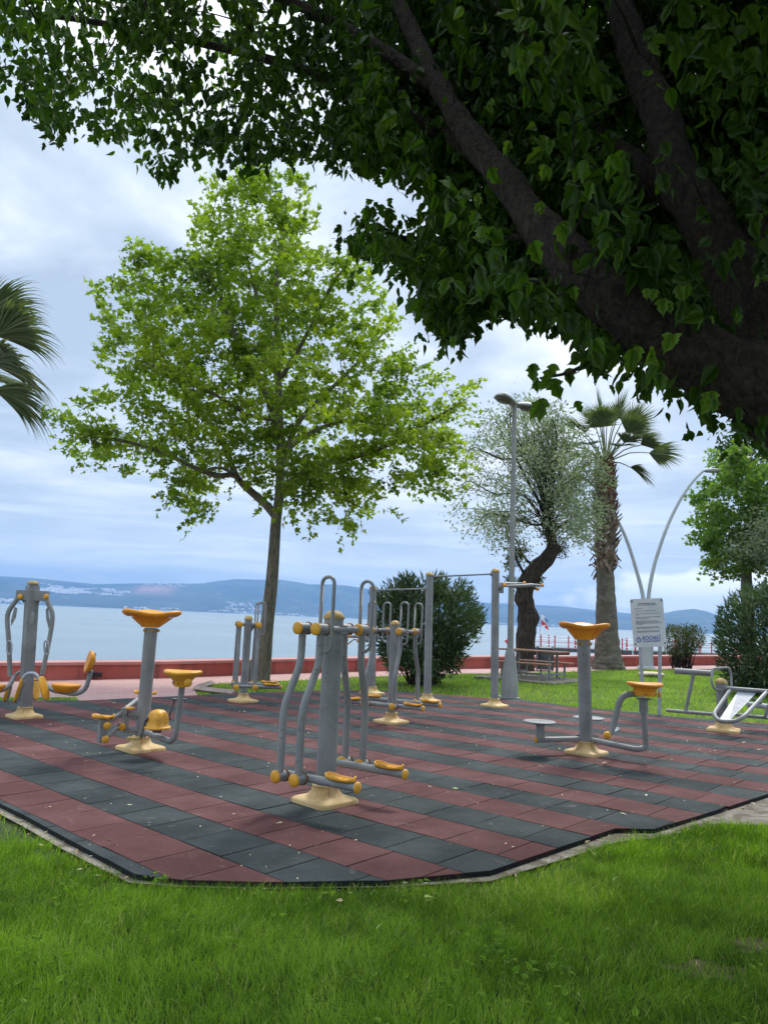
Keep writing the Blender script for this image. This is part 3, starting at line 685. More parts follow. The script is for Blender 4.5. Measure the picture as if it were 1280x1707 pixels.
def hills(name, prof, D0, D1, rows, step, seed, tintpx=None, amp=0.3):
    px = np.arange(prof[0][0], prof[-1][0] + 1, step); hp = np.interp(px, [p[0] for p in prof], [p[1] for p in prof]); nx = len(px)
    az_ = np.arctan((px - 640) / F); V = []; tn = []
    for r_ in range(rows + 1):
        f = r_ / rows; D = D0 + (D1 - D0) * f
        sh = math.sin(min(1, f * 1.06) * PI / 2) ** 1.15 if f < 0.95 else 1
        Hh = hp / F * D1 * 1.02 * np.ones(nx)
        X = D * np.tan(az_); Y = np.full(nx, D) + 500 * np.sin(px * 0.006 + seed) * (1 - f)
        nz = vnoise(np.c_[X, Y], 0.0011, seed) * .6 + vnoise(np.c_[X, Y], 0.0032, seed + 1) * .3 + vnoise(np.c_[X, Y], 0.009, seed + 2) * .1
        fac = sh * (1 - amp * 2.2 * (nz) * (1 - f) ** 0.7) ; 
        if f > 0.9: fac = fac * (1 + 0.03 * (nz - .5))
        # tallest row reaches the ridge seen in the photo
        Z = WZ + np.maximum(0, Hh * fac * np.cos(az_) ** 0) + (CH - WZ) * sh
        V.append(np.c_[X, Y, Z])
        t_ = np.zeros(nx)
        if tintpx: t_ = np.exp(-((px - tintpx[0]) / tintpx[1]) ** 4) * math.exp(-((f - 0.62) / 0.16) ** 2)
        tn.append(t_)
    X = V[-1].copy(); X[:, 1] += 900; X[:, 2] = WZ; V.append(X); tn.append(np.zeros(nx)); V = np.concatenate(V); tn = np.concatenate(tn)
    R_ = rows + 2; i = np.arange(R_ - 1)[:, None] * nx + np.arange(nx - 1)[None]; Fq = np.stack([i, i + 1, i + nx + 1, i + nx], -1).reshape(-1, 4)
    o = np_mesh(name, V, Fq, M_hill, tn, smooth=True); tag(o, kind='structure'); return V.reshape(R_, nx, 3), px
HV, hpx = hills('hills', ridge, 6200, 8600, 26, 6, 4, (272, 32), 0.3)
hills('hills', near_hill, 5600, 6800, 14, 3, 9, None, 0.15)
# --- the town on the far slope and along the far shore
hb_v = []; hb_f = []; bx = np.array([(x, y, z) for z in (0, 1) for y in (-.5, .5) for x in (-.5, .5)]); bf = np.array([(0, 2, 3, 1), (4, 5, 7, 6), (0, 1, 5, 4), (2, 6, 7, 3), (0, 4, 6, 2), (1, 3, 7, 5)])
def houses(n, pxr, fr, dens=None, sz=(8, 16)):
    for _ in range(n):
        px = random.uniform(*pxr); f = random.uniform(*fr)
        j = (px - hpx[0]) / 6; r_ = f * 26; j0, r0_ = int(j), int(r_)
        if j0 < 0 or j0 >= len(hpx) - 1: continue
        p = HV[r0_, j0] * (1 - (j - j0)) + HV[r0_, j0 + 1] * (j - j0); p2 = HV[r0_ + 1, j0] * (1 - (j - j0)) + HV[r0_ + 1, j0 + 1] * (j - j0); p = p * (1 - (r_ - r0_)) + p2 * (r_ - r0_)
        if dens and vnoise(np.array([[px * 0.06, f * 14]]), 1, 77)[0] < dens: continue
        o = len(hb_v) * 8; s_ = random.uniform(*sz)
        hb_v.append(bx * np.array([s_ * random.uniform(.8, 1.6), s_, s_ * random.uniform(.6, 1.1)]) + p - np.array([0, 0, 2])); hb_f.append(bf + o)
houses(1700, (85, 240), (0.36, 0.64), 0.46, (8, 15))
houses(320, (-60, 120), (0.02, 0.12), 0.35)
houses(260, (240, 640), (0.005, 0.05), 0.45)
houses(160, (385, 460), (0.08, 0.25), 0.5)
houses(120, (700, 1090), (0.005, 0.03), 0.4, (9, 20))
houses(90, (250, 350), (0.75, 0.93), 0.5)
tag(np_mesh('far_town', np.concatenate(hb_v), np.concatenate(hb_f), M_house), 'pale houses of the distant town scattered over the blue hillside across the water', 'town', kind='stuff')
# --- two ships near the far shore
def ship(px, py, Y, L, lab):
    c = pix(px, py, Y); c.z = WZ
    t = thing('ship', lab, 'ship', c)
    mb = MB(); h = L * 0.09
    mb.prism([(c.x - L / 2, c.y, WZ), (c.x + L / 2, c.y, WZ), (c.x + L / 2 + 4, c.y, WZ + h), (c.x - L / 2, c.y, WZ + h)], (0, 18, 0)); mb.build('hull', M_white, t)
    mb = MB(); mb.box((c.x - L * .3, c.y + 9, WZ + h + h * .8), (L * .28, 12, h * 1.6)); mb.box((c.x - L * .3, c.y + 9, WZ + h * 3.0), (L * .12, 9, h * .8)); mb.build('deckhouse', M_white, t)
ship(412, 1021, 5300, 70, 'long white ship low on the water left of the slim plane trunk')
ship(505, 1025, 5300, 34, 'small white boat below the blue hill just right of the slim plane trunk')
# --- haze over the bay
mb = MB(); mb.box((0, 4690, 215), (19000, 10580, 450))
hz = mb.build('haze', bpy.data.materials.new('haze_air')); tag(hz, 'thin blue haze over the bay', 'haze', kind='stuff')
hm = hz.data.materials[0]; hm.use_nodes = True; t = hm.node_tree; t.nodes.clear()
pv = N(t, 'ShaderNodeVolumePrincipled'); pv.inputs['Color'].default_value = (0.22, 0.50, 1.0, 1); pv.inputs['Density'].default_value = HAZE_D; pv.inputs['Anisotropy'].default_value = 0.2
om = N(t, 'ShaderNodeOutputMaterial'); t.links.new(pv.outputs[0], om.inputs['Volume'])
hz.display_type = 'WIRE'
# ================================================================== FITNESS EQUIPMENT
def flange(parent, c, half, rc, rz, mat=None, h=0.155):
    """square foot plate that sweeps up into a round collar"""
    mb = MB(); n = 56; rings = [(half, 0, 9, 1), (half, 0.028, 9, 1), (half * .95, 0.042, 8, 1), (half * .74, 0.052, 5, .8), (rc * 1.62, 0.068, 3, .4), (rc * 1.38, 0.10, 2.2, .1), (rc * 1.27, h - .012, 2, 0), (rc * 1.34, h - 0.008, 2, 0), (rc * 1.34, h, 2, 0), (rc * 1.0, h, 2, 0)]
    vs = []
    for r_, z, e, _ in rings:
        for i in range(n):
            a = 2 * PI * i / n; x, y = math.cos(a), math.sin(a); k = (abs(x) ** e + abs(y) ** e) ** (-1 / e)
            X, Y = x * k * r_, y * k * r_; cr, sr = math.cos(rz), math.sin(rz)
            vs.append((c[0] + X * cr - Y * sr, c[1] + X * sr + Y * cr, c[2] + z))
    fs = [(k * n + i, k * n + (i + 1) % n, (k + 1) * n + (i + 1) % n, (k + 1) * n + i) for k in range(len(rings) - 1) for i in range(n)]
    mb.add(vs, fs, True)
    # the split line between the two halves of the cover
    o = mb.build('foot_flange', mat or M_fade, parent)
    s2 = MB(); a = rz - 0.35
    pr = [(rc * 1.35, h), (rc * 1.30, h - .03), (rc * 1.42, .10), (rc * 1.70, .067), (half * .80, .052), (half * 1.0, .040), (half * 1.04, .004)]
    dr = Vector((math.cos(-1.25), math.sin(-1.25), 0))
    def fl(rr):  # stay just proud of the surface
        return rr
    s2.tube([Vector(c) + dr * fl(r_) + Vector((0, 0, z + .001)) for r_, z in pr[:4]], 0.0028, 5)
    s2.build('cover_seam', M_rust, o)
    return o
def post(parent, base, top, r_, mat=None, cap=True, capr=1.12):
    mb = MB(); mb.tube([base, top], r_, 24); o = mb.build('post', mat or M_grey, parent)
    if cap:
        m2 = MB(); m2.lathe([(r_ * 1.1, -.012), (r_ * 1.14, 0.0), (r_ * 1.1, .012), (r_ * .98, .03), (r_ * .72, .052), (r_ * .38, .064), (0.004, .067)], top, 24)
        m2.build('post_cap', M_ochre, parent)
    return o
def cap_disc(parent, c, axis, r_, mat=None, t_=0.016):
    mb = MB(); mb.lathe([(r_ * .9, -.004), (r_, 0), (r_, t_ * .5), (r_ * .86, t_), (r_ * .45, t_ * 1.35), (0.002, t_ * 1.45)], c, 20, axis)
    return mb.build('end_cap', mat or M_yel, parent)
def foot_tray(parent, c, d, L=0.30, W=0.125, mat=None, z=0.0):
    """sandal-shaped pedal with a raised wavy rim; d is the toe direction"""
    d = Vector((d[0], d[1], 0)).normalized(); s_ = Vector((-d.y, d.x, 0)); c = Vector(c); n = 36; o_, i_ = [], []
    for k in range(n):
        a = 2 * PI * k / n; x = math.cos(a) * L / 2; wv = W / 2 * (1 + 0.12 * math.cos(a) - 0.13 * math.cos(2 * a)); y = math.sin(a) * wv
        hgt = 0.020 + 0.022 * max(0, math.sin(a * 3 + .6)) * (0.5 + .5 * abs(math.sin(a))) + 0.016 * max(0, math.cos(a * 2))
        o_.append((x, y, hgt)); 
    vs = []
    def P(x, y, z_): return c + d * x + s_ * y + Vector((0, 0, z_))
    for x, y, h in o_: vs.append(P(x * .93, y * .9, 0))
    for x, y, h in o_: vs.append(P(x, y, 0.006))
    for x, y, h in o_: vs.append(P(x * 1.02, y * 1.02, h))
    for x, y, h in o_: vs.append(P(x * .95, y * .88, h))
    for x, y, h in o_: vs.append(P(x * .90, y * .80, 0.010))
    fs = [(k * n + i, k * n + (i + 1) % n, (k + 1) * n + (i + 1) % n, (k + 1) * n + i) for k in range(4) for i in range(n)]
    mb = MB(); mb.add(vs, fs, True); mb.add(vs[:n], [tuple(range(n))[::-1]], False); mb.add(vs[4 * n:], [tuple(range(n))], False)
    for q in (-.25, -.1, .05, .2): mb.box(P(q * L * 1.2, 0, 0.012), (0.012, W * .55, 0.006), math.atan2(d.y, d.x))
    return mb.build('foot_pedal', mat or M_yel, parent)
def walker(name, label, basepx, rz, a_=0.10, w_top=0.31, w_bot=0.50, zt=1.5, zb=0.28, rp=0.082, half=.225, ends=(.62,), uback=-.06, hand=(1,), flip=1, zh=1.95, w_botB=None):
    w_botB = w_botB or w_bot
    """air walker. u = direction of the foot bars, w = direction of the axles"""
    g = gpt(*basepx); t_ = thing(name, label, 'air walker', g, 0, 'air walkers on the rubber paving')
    u = Vector((math.cos(rz), math.sin(rz), 0)); w_ = Vector((-math.sin(rz), math.cos(rz), 0)) * flip
    def P(a, b_, z): return g + u * a + w_ * b_ + Vector((0, 0, z))
    flange(t_, g, half, rp, R(-43))
    post(t_, g + Vector((0, 0, .02)), g + Vector((0, 0, zt + .10)), rp)
    rh = 0.034
    mb = MB()
    for k, uu in enumerate((-a_, a_)): mb.tube([P(uu, -w_top + .06, zt), P(uu, w_top - .06, zt)], 0.029, 14)
    if a_ > 0.15: mb.tube([P(-a_, 0, zt), P(a_, 0, zt)], 0.034, 14); mb.prism([P(.06, -.006, zt - .03), P(.14, -.006, zt - .03), P(.06, -.006, zt - .15)], w_ * .012)
    else: mb.box(P(0, 0, zt), (2 * a_ + .04, .10, .07), rz)
    mb.build('top_axle', M_grey, t_)
    for sgn in (-1, 1):
        for k, uu in enumerate((-a_, a_)):
            wt, wb = sgn * w_top, (w_botB if sgn > 0 else -w_bot)
            path = fillet([P(uu, wt, zt), P(uu, wt, zt - .30), P(uu, wb, zt - .66), P(uu, wb, zb)], 0.10, 5)
            mb = MB(); mb.tube(path, 0.0325, 16)
            # bearing hubs at both ends
            mb.tube([P(uu, wt - .065, zt), P(uu, wt + .065, zt)], 0.048, 20); mb.tube([P(uu, wb - .05, zb), P(uu, wb + .05, zb)], 0.046, 20)
            lg = mb.build('leg', M_grey, t_)
            for (bw, zz_, rr, ln) in ((wt, zt, .055, .065), (wb, zb, .053, .05)):
                cap_disc(lg, P(uu, bw - ln * flip * 1, zz_), -w_ * flip * 1, rr)
                m2 = MB(); m2.lathe([(rr * .97, 0), (rr * 1.05, .004), (rr * 1.05, .011), (rr * .97, .014)], P(uu, bw + ln * flip, zz_), 16, w_ * flip); m2.build('bearing_ring', M_rust, lg)
            if (1 if uu > 0 else -1) in hand:
                wh = wt - 0.015 * sgn; sd_ = 1 if uu > 0 else -1
                hp = [P(uu - .02 * sd_, wh, zt + .02), P(uu - .02 * sd_, wh, zh - .055)] 
                for q in range(9):
                    an = PI - PI * q / 8; hp.append(P(uu + sd_ * .045 + .065 * math.cos(an) * sd_ * 1, wh, zh - .055 + .055 * math.sin(an)))
                hp += [P(uu + sd_ * .11, wh, zt - .12), P(uu + sd_ * .10, wh, zt - .165), P(uu + sd_ * .06, wh, zt - .195), P(uu + sd_ * .0, wh, zt - .20)]
                mb = MB(); mb.tube(hp, 0.016, 12); mb.build('handle', M_grey, t_)
        # foot bar with its pedal(s)
        wb = sgn * (w_bot + .0)
        u0 = uback * 1.0 - a_ if len(ends) == 1 else -ends[0]
        wb0 = w_botB if sgn > 0 else -w_bot; wbar = wb0 - 0.10 * sgn
        mb = MB(); mb.tube([P(u0, wbar, zb - .0), P(ends[0], wbar, zb - .0)], 0.034, 18)
        for uu in (-a_, a_): mb.tube([P(uu, wb0 - .04 * sgn, zb), P(uu, wbar, zb)], .02, 10)
        fb = mb.build('foot_bar', M_grey, t_)
        cap_disc(fb, P(ends[0], wbar, zb), u, .046)
        foot_tray(fb, P(ends[0] - .17, wbar, zb + .035), u, mat=M_yel)
        if len(ends) > 1: foot_tray(fb, P(-ends[0] + .17, wbar, zb + .035), -u, mat=M_yel)
    return t_
walker('air_walker', 'nearest and largest air walker, front middle of the paving, with two yellow foot pedals', (541, 1338), R(-34), w_botB=.41, rp=.087)
walker('air_walker', 'double air walker before the pull-up bars, with four handle loops and four pedals', (652, 1205), R(-28), a_=.24, w_top=.27, w_bot=.42, zt=1.42, zb=.30, ends=(.68, -.68), hand=(-1, 1), rp=.070, half=.22, zh=1.87)
walker('air_walker', 'far left air walker in front of the slim plane trunk with an ochre cap', (405, 1170), R(14), a_=.17, w_top=.30, w_bot=.36, zt=1.43, zb=.30, ends=(.66,), flip=1, rp=.072, half=.22, zh=1.86)

def funnel_seat(name, parent, c, r_=0.2, h=0.13, mat=None, lobes=0, rn=0.085, tilt=None):
    """round plastic seat: soft rim on top, funnel underneath"""
    c = Vector(c); mb = MB()
    pr = [(rn, -h), (rn * 1.05, -h * .72), (r_ * .62, -h * .42), (r_ * .88, -h * .16), (r_ * 1.0, -.012), (r_ * 1.0, .006), (r_ * .95, .018), (r_ * .8, .012), (r_ * .4, .0), (0.01, -.002)]
    def fr(a, k):
        q = min(1, max(0, (k - 1) / 3)); 
        if lobes: return (1 + q * 0.10 * math.cos(lobes * a + 1.0), q * 0.022 * math.cos(lobes * a + 1.0) * (1 if k < 8 else .3))
        return (1 + q * .03 * math.cos(2 * a), q * .006 * math.cos(2 * a))
    mb.lathe(pr, c, 40, tilt, fr)
    o = mb.build(name, mat or M_ora, parent)
    for k in range(6):
        a = k * PI / 3 + .3; m2 = MB(); m2.tube([c + Vector((rn * 1.02 * math.cos(a), rn * 1.02 * math.sin(a), -h * .8)), c + Vector((rn * 1.13 * math.cos(a), rn * 1.13 * math.sin(a), -h * .8))], .008, 8); m2.build('bolt', M_dark, o)
    return o
def wheel_grip(parent, c, r_=.33, h=.19, rn=.105, ph=0.4):
    """large wavy hand wheel on a twister post"""
    c = Vector(c); mb = MB()
    pr = [(rn, -h), (rn * 1.02, -h * .75), (rn * 1.25, -h * .58), (r_ * .58, -h * .34), (r_ * .80, -h * .17), (r_ * .93, -.035), (r_ * 1.0, -.02), (r_ * 1.03, 0), (r_ * 1.0, .018), (r_ * .93, .022), (r_ * .84, .006), (r_ * .6, -.03), (r_ * .3, -.055), (.01, -.06)]
    def fr(a, k):
        q = min(1, max(0, (k - 2) / 4)) if k < 10 else max(0, 1 - (k - 10) / 3)
        w3 = math.cos(3 * a + ph); return (1 + q * 0.10 * w3, q * 0.020 * w3)
    mb.lathe(pr, c, 48, None, fr)
    # ribs under the rim
    for k in range(3):
        a = (2 * PI * k - ph) / 3; dr = Vector((math.cos(a), math.sin(a), 0))
        mb.prism([c + dr * rn * .9 + Vector((0, 0, -h * .95)) + dr.cross(Vector((0, 0, 1))) * .012, c + dr * rn * 1.12 + Vector((0, 0, -h * .95)) + dr.cross(Vector((0, 0, 1))) * .012, c + dr * r_ * .85 + Vector((0, 0, -.05)) + dr.cross(Vector((0, 0, 1))) * .012, c + dr * rn + Vector((0, 0, -.06)) + dr.cross(Vector((0, 0, 1))) * .012], -dr.cross(Vector((0, 0, 1))) * .024)
    return mb.build('hand_wheel', M_ora, parent)

# ---------- exercise bike and stepper station (left)
def station_left():
    bp = (234, 1250); g = gpt(*bp); Y0 = g.y
    T = thing('exercise_station', 'station with orange hand wheel, yellow seat, crank pedals and stepper on one post', 'fitness machine', g, 0)
    def p(x, y, d=0): return pix(x, y, Y0 + d)
    flange(T, g, .225, .078, R(-43))
    top = p(251.5, 1047); top.x = (top.x + g.x * 0) ; base = g + Vector((0, 0, .05))
    post(T, base, Vector((p(252, 1047).x, Y0, p(252, 1047).z)), .076, cap=False)
    c = p(252.5, 1022); wheel_grip(T, c, .325, p(252, 1022).z - p(252, 1046).z)
    for a in (-2.2, -1.2, -.2, 1.2, 2.4):
        mb = MB(); q = p(252, 1051); dr = Vector((math.cos(a), math.sin(a), 0)); mb.tube([q + dr * .07, q + dr * .105], .018, 10); mb.build('collar_bolt', M_ochre, T)
    # bike frame: bar forward from the post, then up to the seat
    s0 = p(238, 1220, 0); s1 = p(291, 1239, -.62); s2 = p(298.5, 1212, -.62); s3 = p(304, 1141, -.62)
    mb = MB(); mb.tube(fillet([s0, s1, s3], .16, 8), .034, 16); mb.build('seat_frame', M_grey, T)
    st = funnel_seat('seat', T, p(305, 1121, -.62), .205, .155, M_yel)
    cap_disc(st, p(313.5, 1138.5, -.76), (.15, -1, 0), .045); cap_disc(st, p(292, 1138, -.5), (-.6, 1, 0), .03, M_dark)
    # pedal housing: ribbed yellow dome on a dark stub
    hc = p(262.5, 1212, -.45); mb = MB()
    pr = [(.142, -.018), (.148, -.008), (.142, .006), (.118, .012), (.112, .05), (.11, .10), (.098, .145), (.07, .178), (.03, .19), (.003, .192)]
    def fr(a, k): return ((1 + .10 * math.cos(5 * a + .5)) if 3 < k < 9 else 1 + .02 * math.cos(5 * a), 0)
    mb.lathe(pr, hc, 50, None, fr); ph = mb.build('crank_housing', M_yel, T)
    mb = MB(); mb.tube([hc + Vector((0, 0, -.06)), hc + Vector((0, 0, -.01))], .05, 16); mb.build('housing_stub', M_dark, ph)
    def crank(a_, b_, pd, nm):
        mb = MB(); mb.tube([a_ + (hc - a_).normalized() * -.0, (a_ + hc + Vector((0, 0, .09))) / 2], .022, 12); mb.tube([a_, b_], [.014, .011], 8, flat=.6); mb.lathe([(.03, -.01), (.03, .01)], a_, 14, (a_ - hc)); cr = mb.build('crank', M_dark, T); return cr
    cr = crank(p(244, 1199, -.52), p(234, 1231, -.50), None, '')
    pc = p(222.5, 1231.5, -.58); mb = MB()
    for q in (-1, 1): mb.box(pc + Vector((0, q * .032, 0)), (.13, .018, .03), R(12))
    for q in (-1, -.33, .33, 1): mb.box(pc + Vector((q * .05, 0, 0)), (.014, .06, .022), R(12))
    mb.build('crank_pedal', M_ochre, cr)
    cr = crank(p(281, 1197, -.38), p(291, 1167, -.36), None, '')
    mb = MB(); mb.tube([p(288, 1166, -.42), p(310, 1166.5, -.30)], .012, 8); mb.box(p(290.5, 1166.5, -.38), (.03, .05, .03)); mb.build('pedal_axle', M_dark, cr)
    # stepper on the left side
    mb = MB(); mb.tube([p(238, 1193), p(212, 1191, -.12)], .036, 16); mb.tube([p(238, 1218), p(212, 1217, -.12)], .036, 16); mb.tube([p(209.5, 1182, -.12), p(210, 1222, -.12)], .030, 14)
    fr_ = mb.build('stepper_bracket', M_grey, T); cap_disc(fr_, p(216, 1181.5, -.12), (0, 0, 1), .058)
    def arm(a, b_, r_=.024):
        mb = MB(); mb.tube([a, b_], r_, 12); mb.lathe([(.042, -.03), (.042, .03)], a, 16, (.2, -1, 0)); return mb.build('stepper_arm', M_grey, T)
    A = arm(p(206, 1186, -.17), p(179, 1206, -.35)); cap_disc(A, p(179, 1210, -.40), (.2, -1, 0), .042); 
    B = arm(p(201, 1211, -.17), p(176, 1232, -.35)); cap_disc(B, p(176, 1233, -.40), (.2, -1, 0), .042); cap_disc(B, p(203.5, 1212, -.21), (.9, -.5, 0), .045)
    mb = MB(); q0, q1 = p(171, 1198, -.35), p(168.5, 1238, -.35); mb.tube([q0, q1], [.052, .052], 4, smooth=False); mb.build('stepper_upright', M_grey, T)
    foot_tray(T, p(172, 1197, -.35), (1, .12), .25, .15, M_yel)
    mb = MB(); mb.tube([p(209, 1181, .05), p(214, 1178, .1), p(232, 1164, .55)], .026, 12); mb.tube([p(236, 1198, .5), p(236, 1164, .6)], .026, 10); mb.build('rear_stepper_arm', M_grey, T)
    foot_tray(T, p(242, 1157, .6), (1, -.12), .30, .14, M_yel)
station_left()

# ---------- waist twister (right)
def station_right():
    bp = (977, 1257); g = gpt(*bp); Y0 = g.y
    T = thing('waist_twister', 'right waist twister with an orange hand wheel, two grey standing discs and one orange seat', 'fitness machine', g, 0)
    def p(x, y, d=0): return pix(x, y, Y0 + d)
    flange(T, g, .215, .082, R(-43))
    tp = p(972.5, 1066); post(T, g + Vector((0, 0, .05)), tp, .082, cap=False)
    wheel_grip(T, p(973, 1043), .30, p(973, 1043).z - p(973, 1067).z, .115, 2.1)
    for a in (-2.5, -1.9, -.7, .4, 1.6):
        mb = MB(); q = p(972, 1073); dr = Vector((math.cos(a), math.sin(a), 0)); mb.tube([q + dr * .075, q + dr * .112], .022, 10); mb.build('collar_bolt', M_ochre, T)
    for (a0, e, dpt) in ((0, (894, 1233.5), -.18),):
        e0 = p(e[0], e[1], dpt); mb = MB(); mb.tube([e0, p(970, 1232.5)], .034, 16); ar = mb.build('disc_arm', M_grey, T); cap_disc(ar, e0, (-1, -.2, 0), .038)
        mb = MB(); mb.tube([p(900.5, 1231, dpt), p(900.5, 1206, dpt)], .052, 18); mb.lathe([(.055, -.02), (.07, -.005), (.06, .004)], p(900.5, 1207, dpt), 20); mb.build('disc_stem', M_grey, T)
        mb = MB(); mb.lathe([(.06, -.018), (.19, -.008), (.203, .0), (.205, .008), (.19, .014), (.02, .016)], p(899.5, 1204, dpt), 40); mb.build('standing_disc', M_grey, T)
    d2 = 1.15; mb = MB(); mb.tube([p(975, 1233), p(980.5, 1218, d2)], .034, 14); mb.tube([p(980.5, 1218, d2), p(980.5, 1199, d2)], .05, 14); mb.build('disc_arm', M_grey, T)
    mb = MB(); mb.lathe([(.06, -.018), (.2, -.008), (.218, .0), (.22, .008), (.2, .014), (.02, .016)], p(981, 1197.5, d2), 40); mb.build('standing_disc', M_grey, T)
    for sg in (-1, 1):     # gussets either side of the post
        mb = MB(); a = p(977 + sg * 8, 1211); b_ = p(977 + sg * 9, 1232); c_ = p(977 + sg * 25, 1228); m_ = p(977 + sg * 12, 1224)
        mb.prism([a, b_, c_, m_] if sg > 0 else [a, m_, c_, b_], Vector((0, .012, 0))); mb.build('gusset_plate', M_grey, T)
    mb = MB(); s3 = p(1073, 1188, -.5)
    mb.tube(fillet([p(980, 1233), p(1062, 1250, -.5), p(1077, 1247, -.5), s3], .15, 8), .034, 16); mb.tube([s3, p(1072.5, 1164, -.5)], .052, 18); mb.lathe([(.05, -.01), (.085, 0), (.085, .012)], p(1072.5, 1166, -.5), 20)
    mb.build('seat_frame', M_grey, T)
    st = funnel_seat('seat', T, p(1074.5, 1141, -.5), .207, .135, M_ora, rn=.13)
    cap_disc(st, p(1098, 1158, -.5), (1, -.1, 0), .036, M_yel)
    mb = MB(); mb.tube(fillet([p(1066, 1156.5, -.45), p(1036, 1158, -.5), p(1018, 1224, -.55)], .16, 7), .036, 16); ar = mb.build('foot_lever', M_grey, T)
    mb = MB(); mb.ball(p(1012, 1226, -.60), .046); mb.build('lever_knob', M_yel, ar); mb = MB(); mb.tube([p(1014, 1226, -.58), p(1029, 1217, -.25)], .016, 8); mb.ball(p(1029, 1217, -.22), .03); mb.build('lever_pin', M_greyl, ar)
station_right()

M_sign2 = simple('sticker_face', (0.42, 0.41, 0.36), (0.52, 0.5, 0.44), 30, 0.6)
# ---------- chest press (far left)
def chest_press():
    bp = (40, 1196); g = gpt(*bp); Y0 = g.y
    T = thing('chest_press', 'chest press at the left picture edge with orange seat and tilted backrest', 'fitness machine', g, 0)
    def p(x, y, d=0): return pix(x, y, Y0 + d)
    flange(T, g, .215, .082, R(-43))
    mb = MB(); a, b_ = g + Vector((0, 0, .1)), p(54.5, 977); mb.tube([a, b_], [.108, .112], 4, smooth=False); mb.tube([p(54, 985), p(55, 974)], .079, 20); mb.build('post', M_grey, T)
    mb = MB(); mb.box(p(51.5, 1030, -.083), (.085, .004, .17), 0); st_ = mb.build('sticker', M_sign2, T); mb = MB()
    for q in range(7): mb.box(p(51.5, 1022 + q * 2.6, -.087), (.055 if q % 3 else .07, .003, .006), 0)
    mb.build('sticker_print', M_ink, st_)
    mb = MB(); mb.lathe([(.088, -.01), (.09, 0), (.08, .02), (.06, .035), (.003, .045)], p(55.2, 973), 22); mb.build('post_cap', M_ochre, T)
    mb = MB(); mb.box(p(54.5, 993), (.46, .12, .155), 0, bev=.004); mb.build('cross_plate', M_grey, T)
    for q in (34, 77): cap_disc(T, p(q, 995, -.075), (0, -1, 0), .041)
    for q in (39, 45, 64.5): mb = MB(); mb.tube([p(q, 1001), p(q, 1004)], .014, 8); mb.build('stop_pad', M_black, T)
    for sg, pts, gus, hl in ((-1, [(29, 998), (24, 1005), (12.5, 1026), (14.5, 1068), (17, 1128)], [(24, 1012), (28.5, 1014), (26, 1030), (18.5, 1043), (18, 1035)], (15.5, 1080)),
                             (1, [(78, 999), (80, 1005), (87.5, 1027), (82, 1068), (70, 1125)], [(79.5, 1013), (76, 1016), (77, 1033), (81, 1048), (83, 1038)], (77.5, 1080))):
        mb = MB(); mb.tube(smooth_path([p(*q, -.05) for q in pts], 4), [.036] * 9 + [.034] * 8, 14); ar = mb.build('press_arm', M_grey, T)
        mb = MB(); pl = [p(*q, -.05) for q in gus]; mb.prism(pl, (0, .012, 0)); mb.build('arm_gusset', M_grey, ar)
        cx_, cy_ = hl; lp = []
        for k in range(16):
            an = 2 * PI * k / 16; lp.append(p(cx_ + 4.0 * math.cos(an) + (12 if sg > 0 else 4) * .05 * math.sin(an), cy_ + 11.5 * (abs(math.sin(an)) ** .6) * (1 if math.sin(an) > 0 else -1), -.14))
        mb = MB(); mb.tube(lp, .013, 8, closed=True); mb.build('handle', M_greyl, ar)
    # right seat
    mb = MB(); mb.tube(fillet([p(72, 1135, 0), p(84, 1150.5, -.1), p(126, 1158, -.25), p(143, 1150, -.3), p(152, 1118, -.3)], .14, 6), .034, 14); mb.build('seat_frame', M_grey, T)
    sc_ = p(110.5, 1143, -.2); mb = MB()
    def slab(c, u, v, nrm, ru, rv, h, mb, rows=((.60, -1), (.78, -.75), (.97, -.12), (1.0, .05), (.97, .2), (.85, .28), (.5, .16), (.03, .12))):
        vs = []; n = 32
        for k, (rr, hh) in enumerate(rows):
            for i in range(n):
                a = 2 * PI * i / n; x, y = math.cos(a), math.sin(a); kx = (abs(x) ** 3 + abs(y) ** 3) ** (-1 / 3); vs.append(c + u * x * kx * ru * rr + v * y * kx * rv * rr + nrm * hh * h)
        mb.add(vs, [(k * n + i, k * n + (i + 1) % n, (k + 1) * n + (i + 1) % n, (k + 1) * n + i) for k in range(len(rows) - 1) for i in range(n)]); mb.add(vs[:n], [tuple(range(n))[::-1]]); mb.add(vs[-n:], [tuple(range(n))])
    slab(sc_, Vector((1, -.1, -.03)), Vector((.1, 1, 0)), Vector((0, 0, 1)), .195, .17, .095, mb); mb.build('seat', M_ora, T)
    nb_ = Vector((-.86, -.50, .20)).normalized(); up_ = Vector((.3, -.02, .95)); up_ = (up_ - nb_ * up_.dot(nb_)).normalized(); sd_ = nb_.cross(up_)
    mb = MB(); slab(p(147.5, 1103, -.32), sd_, up_, nb_, .145, .165, .07, mb); br_ = mb.build('backrest', M_ora, T)
    mb = MB(); mb.box(p(156, 1097, -.25), (.03, .10, .14)); mb.build('backrest_bracket', M_dark, br_)
    # left seat tube, mostly outside the picture
    mb = MB(); mb.tube(fillet([p(24, 1128, -.1), p(14, 1148, -.2), p(-30, 1158, -.3), p(-48, 1150, -.3), p(-55, 1110, -.3)], .14, 6), .034, 14); mb.build('seat_frame', M_grey, T)
    mb = MB(); slab(p(-15, 1144, -.25), Vector((1, -.1, .0)), Vector((.1, 1, 0)), Vector((0, 0, 1)), .195, .17, .095, mb); mb.build('seat', M_ora, T)
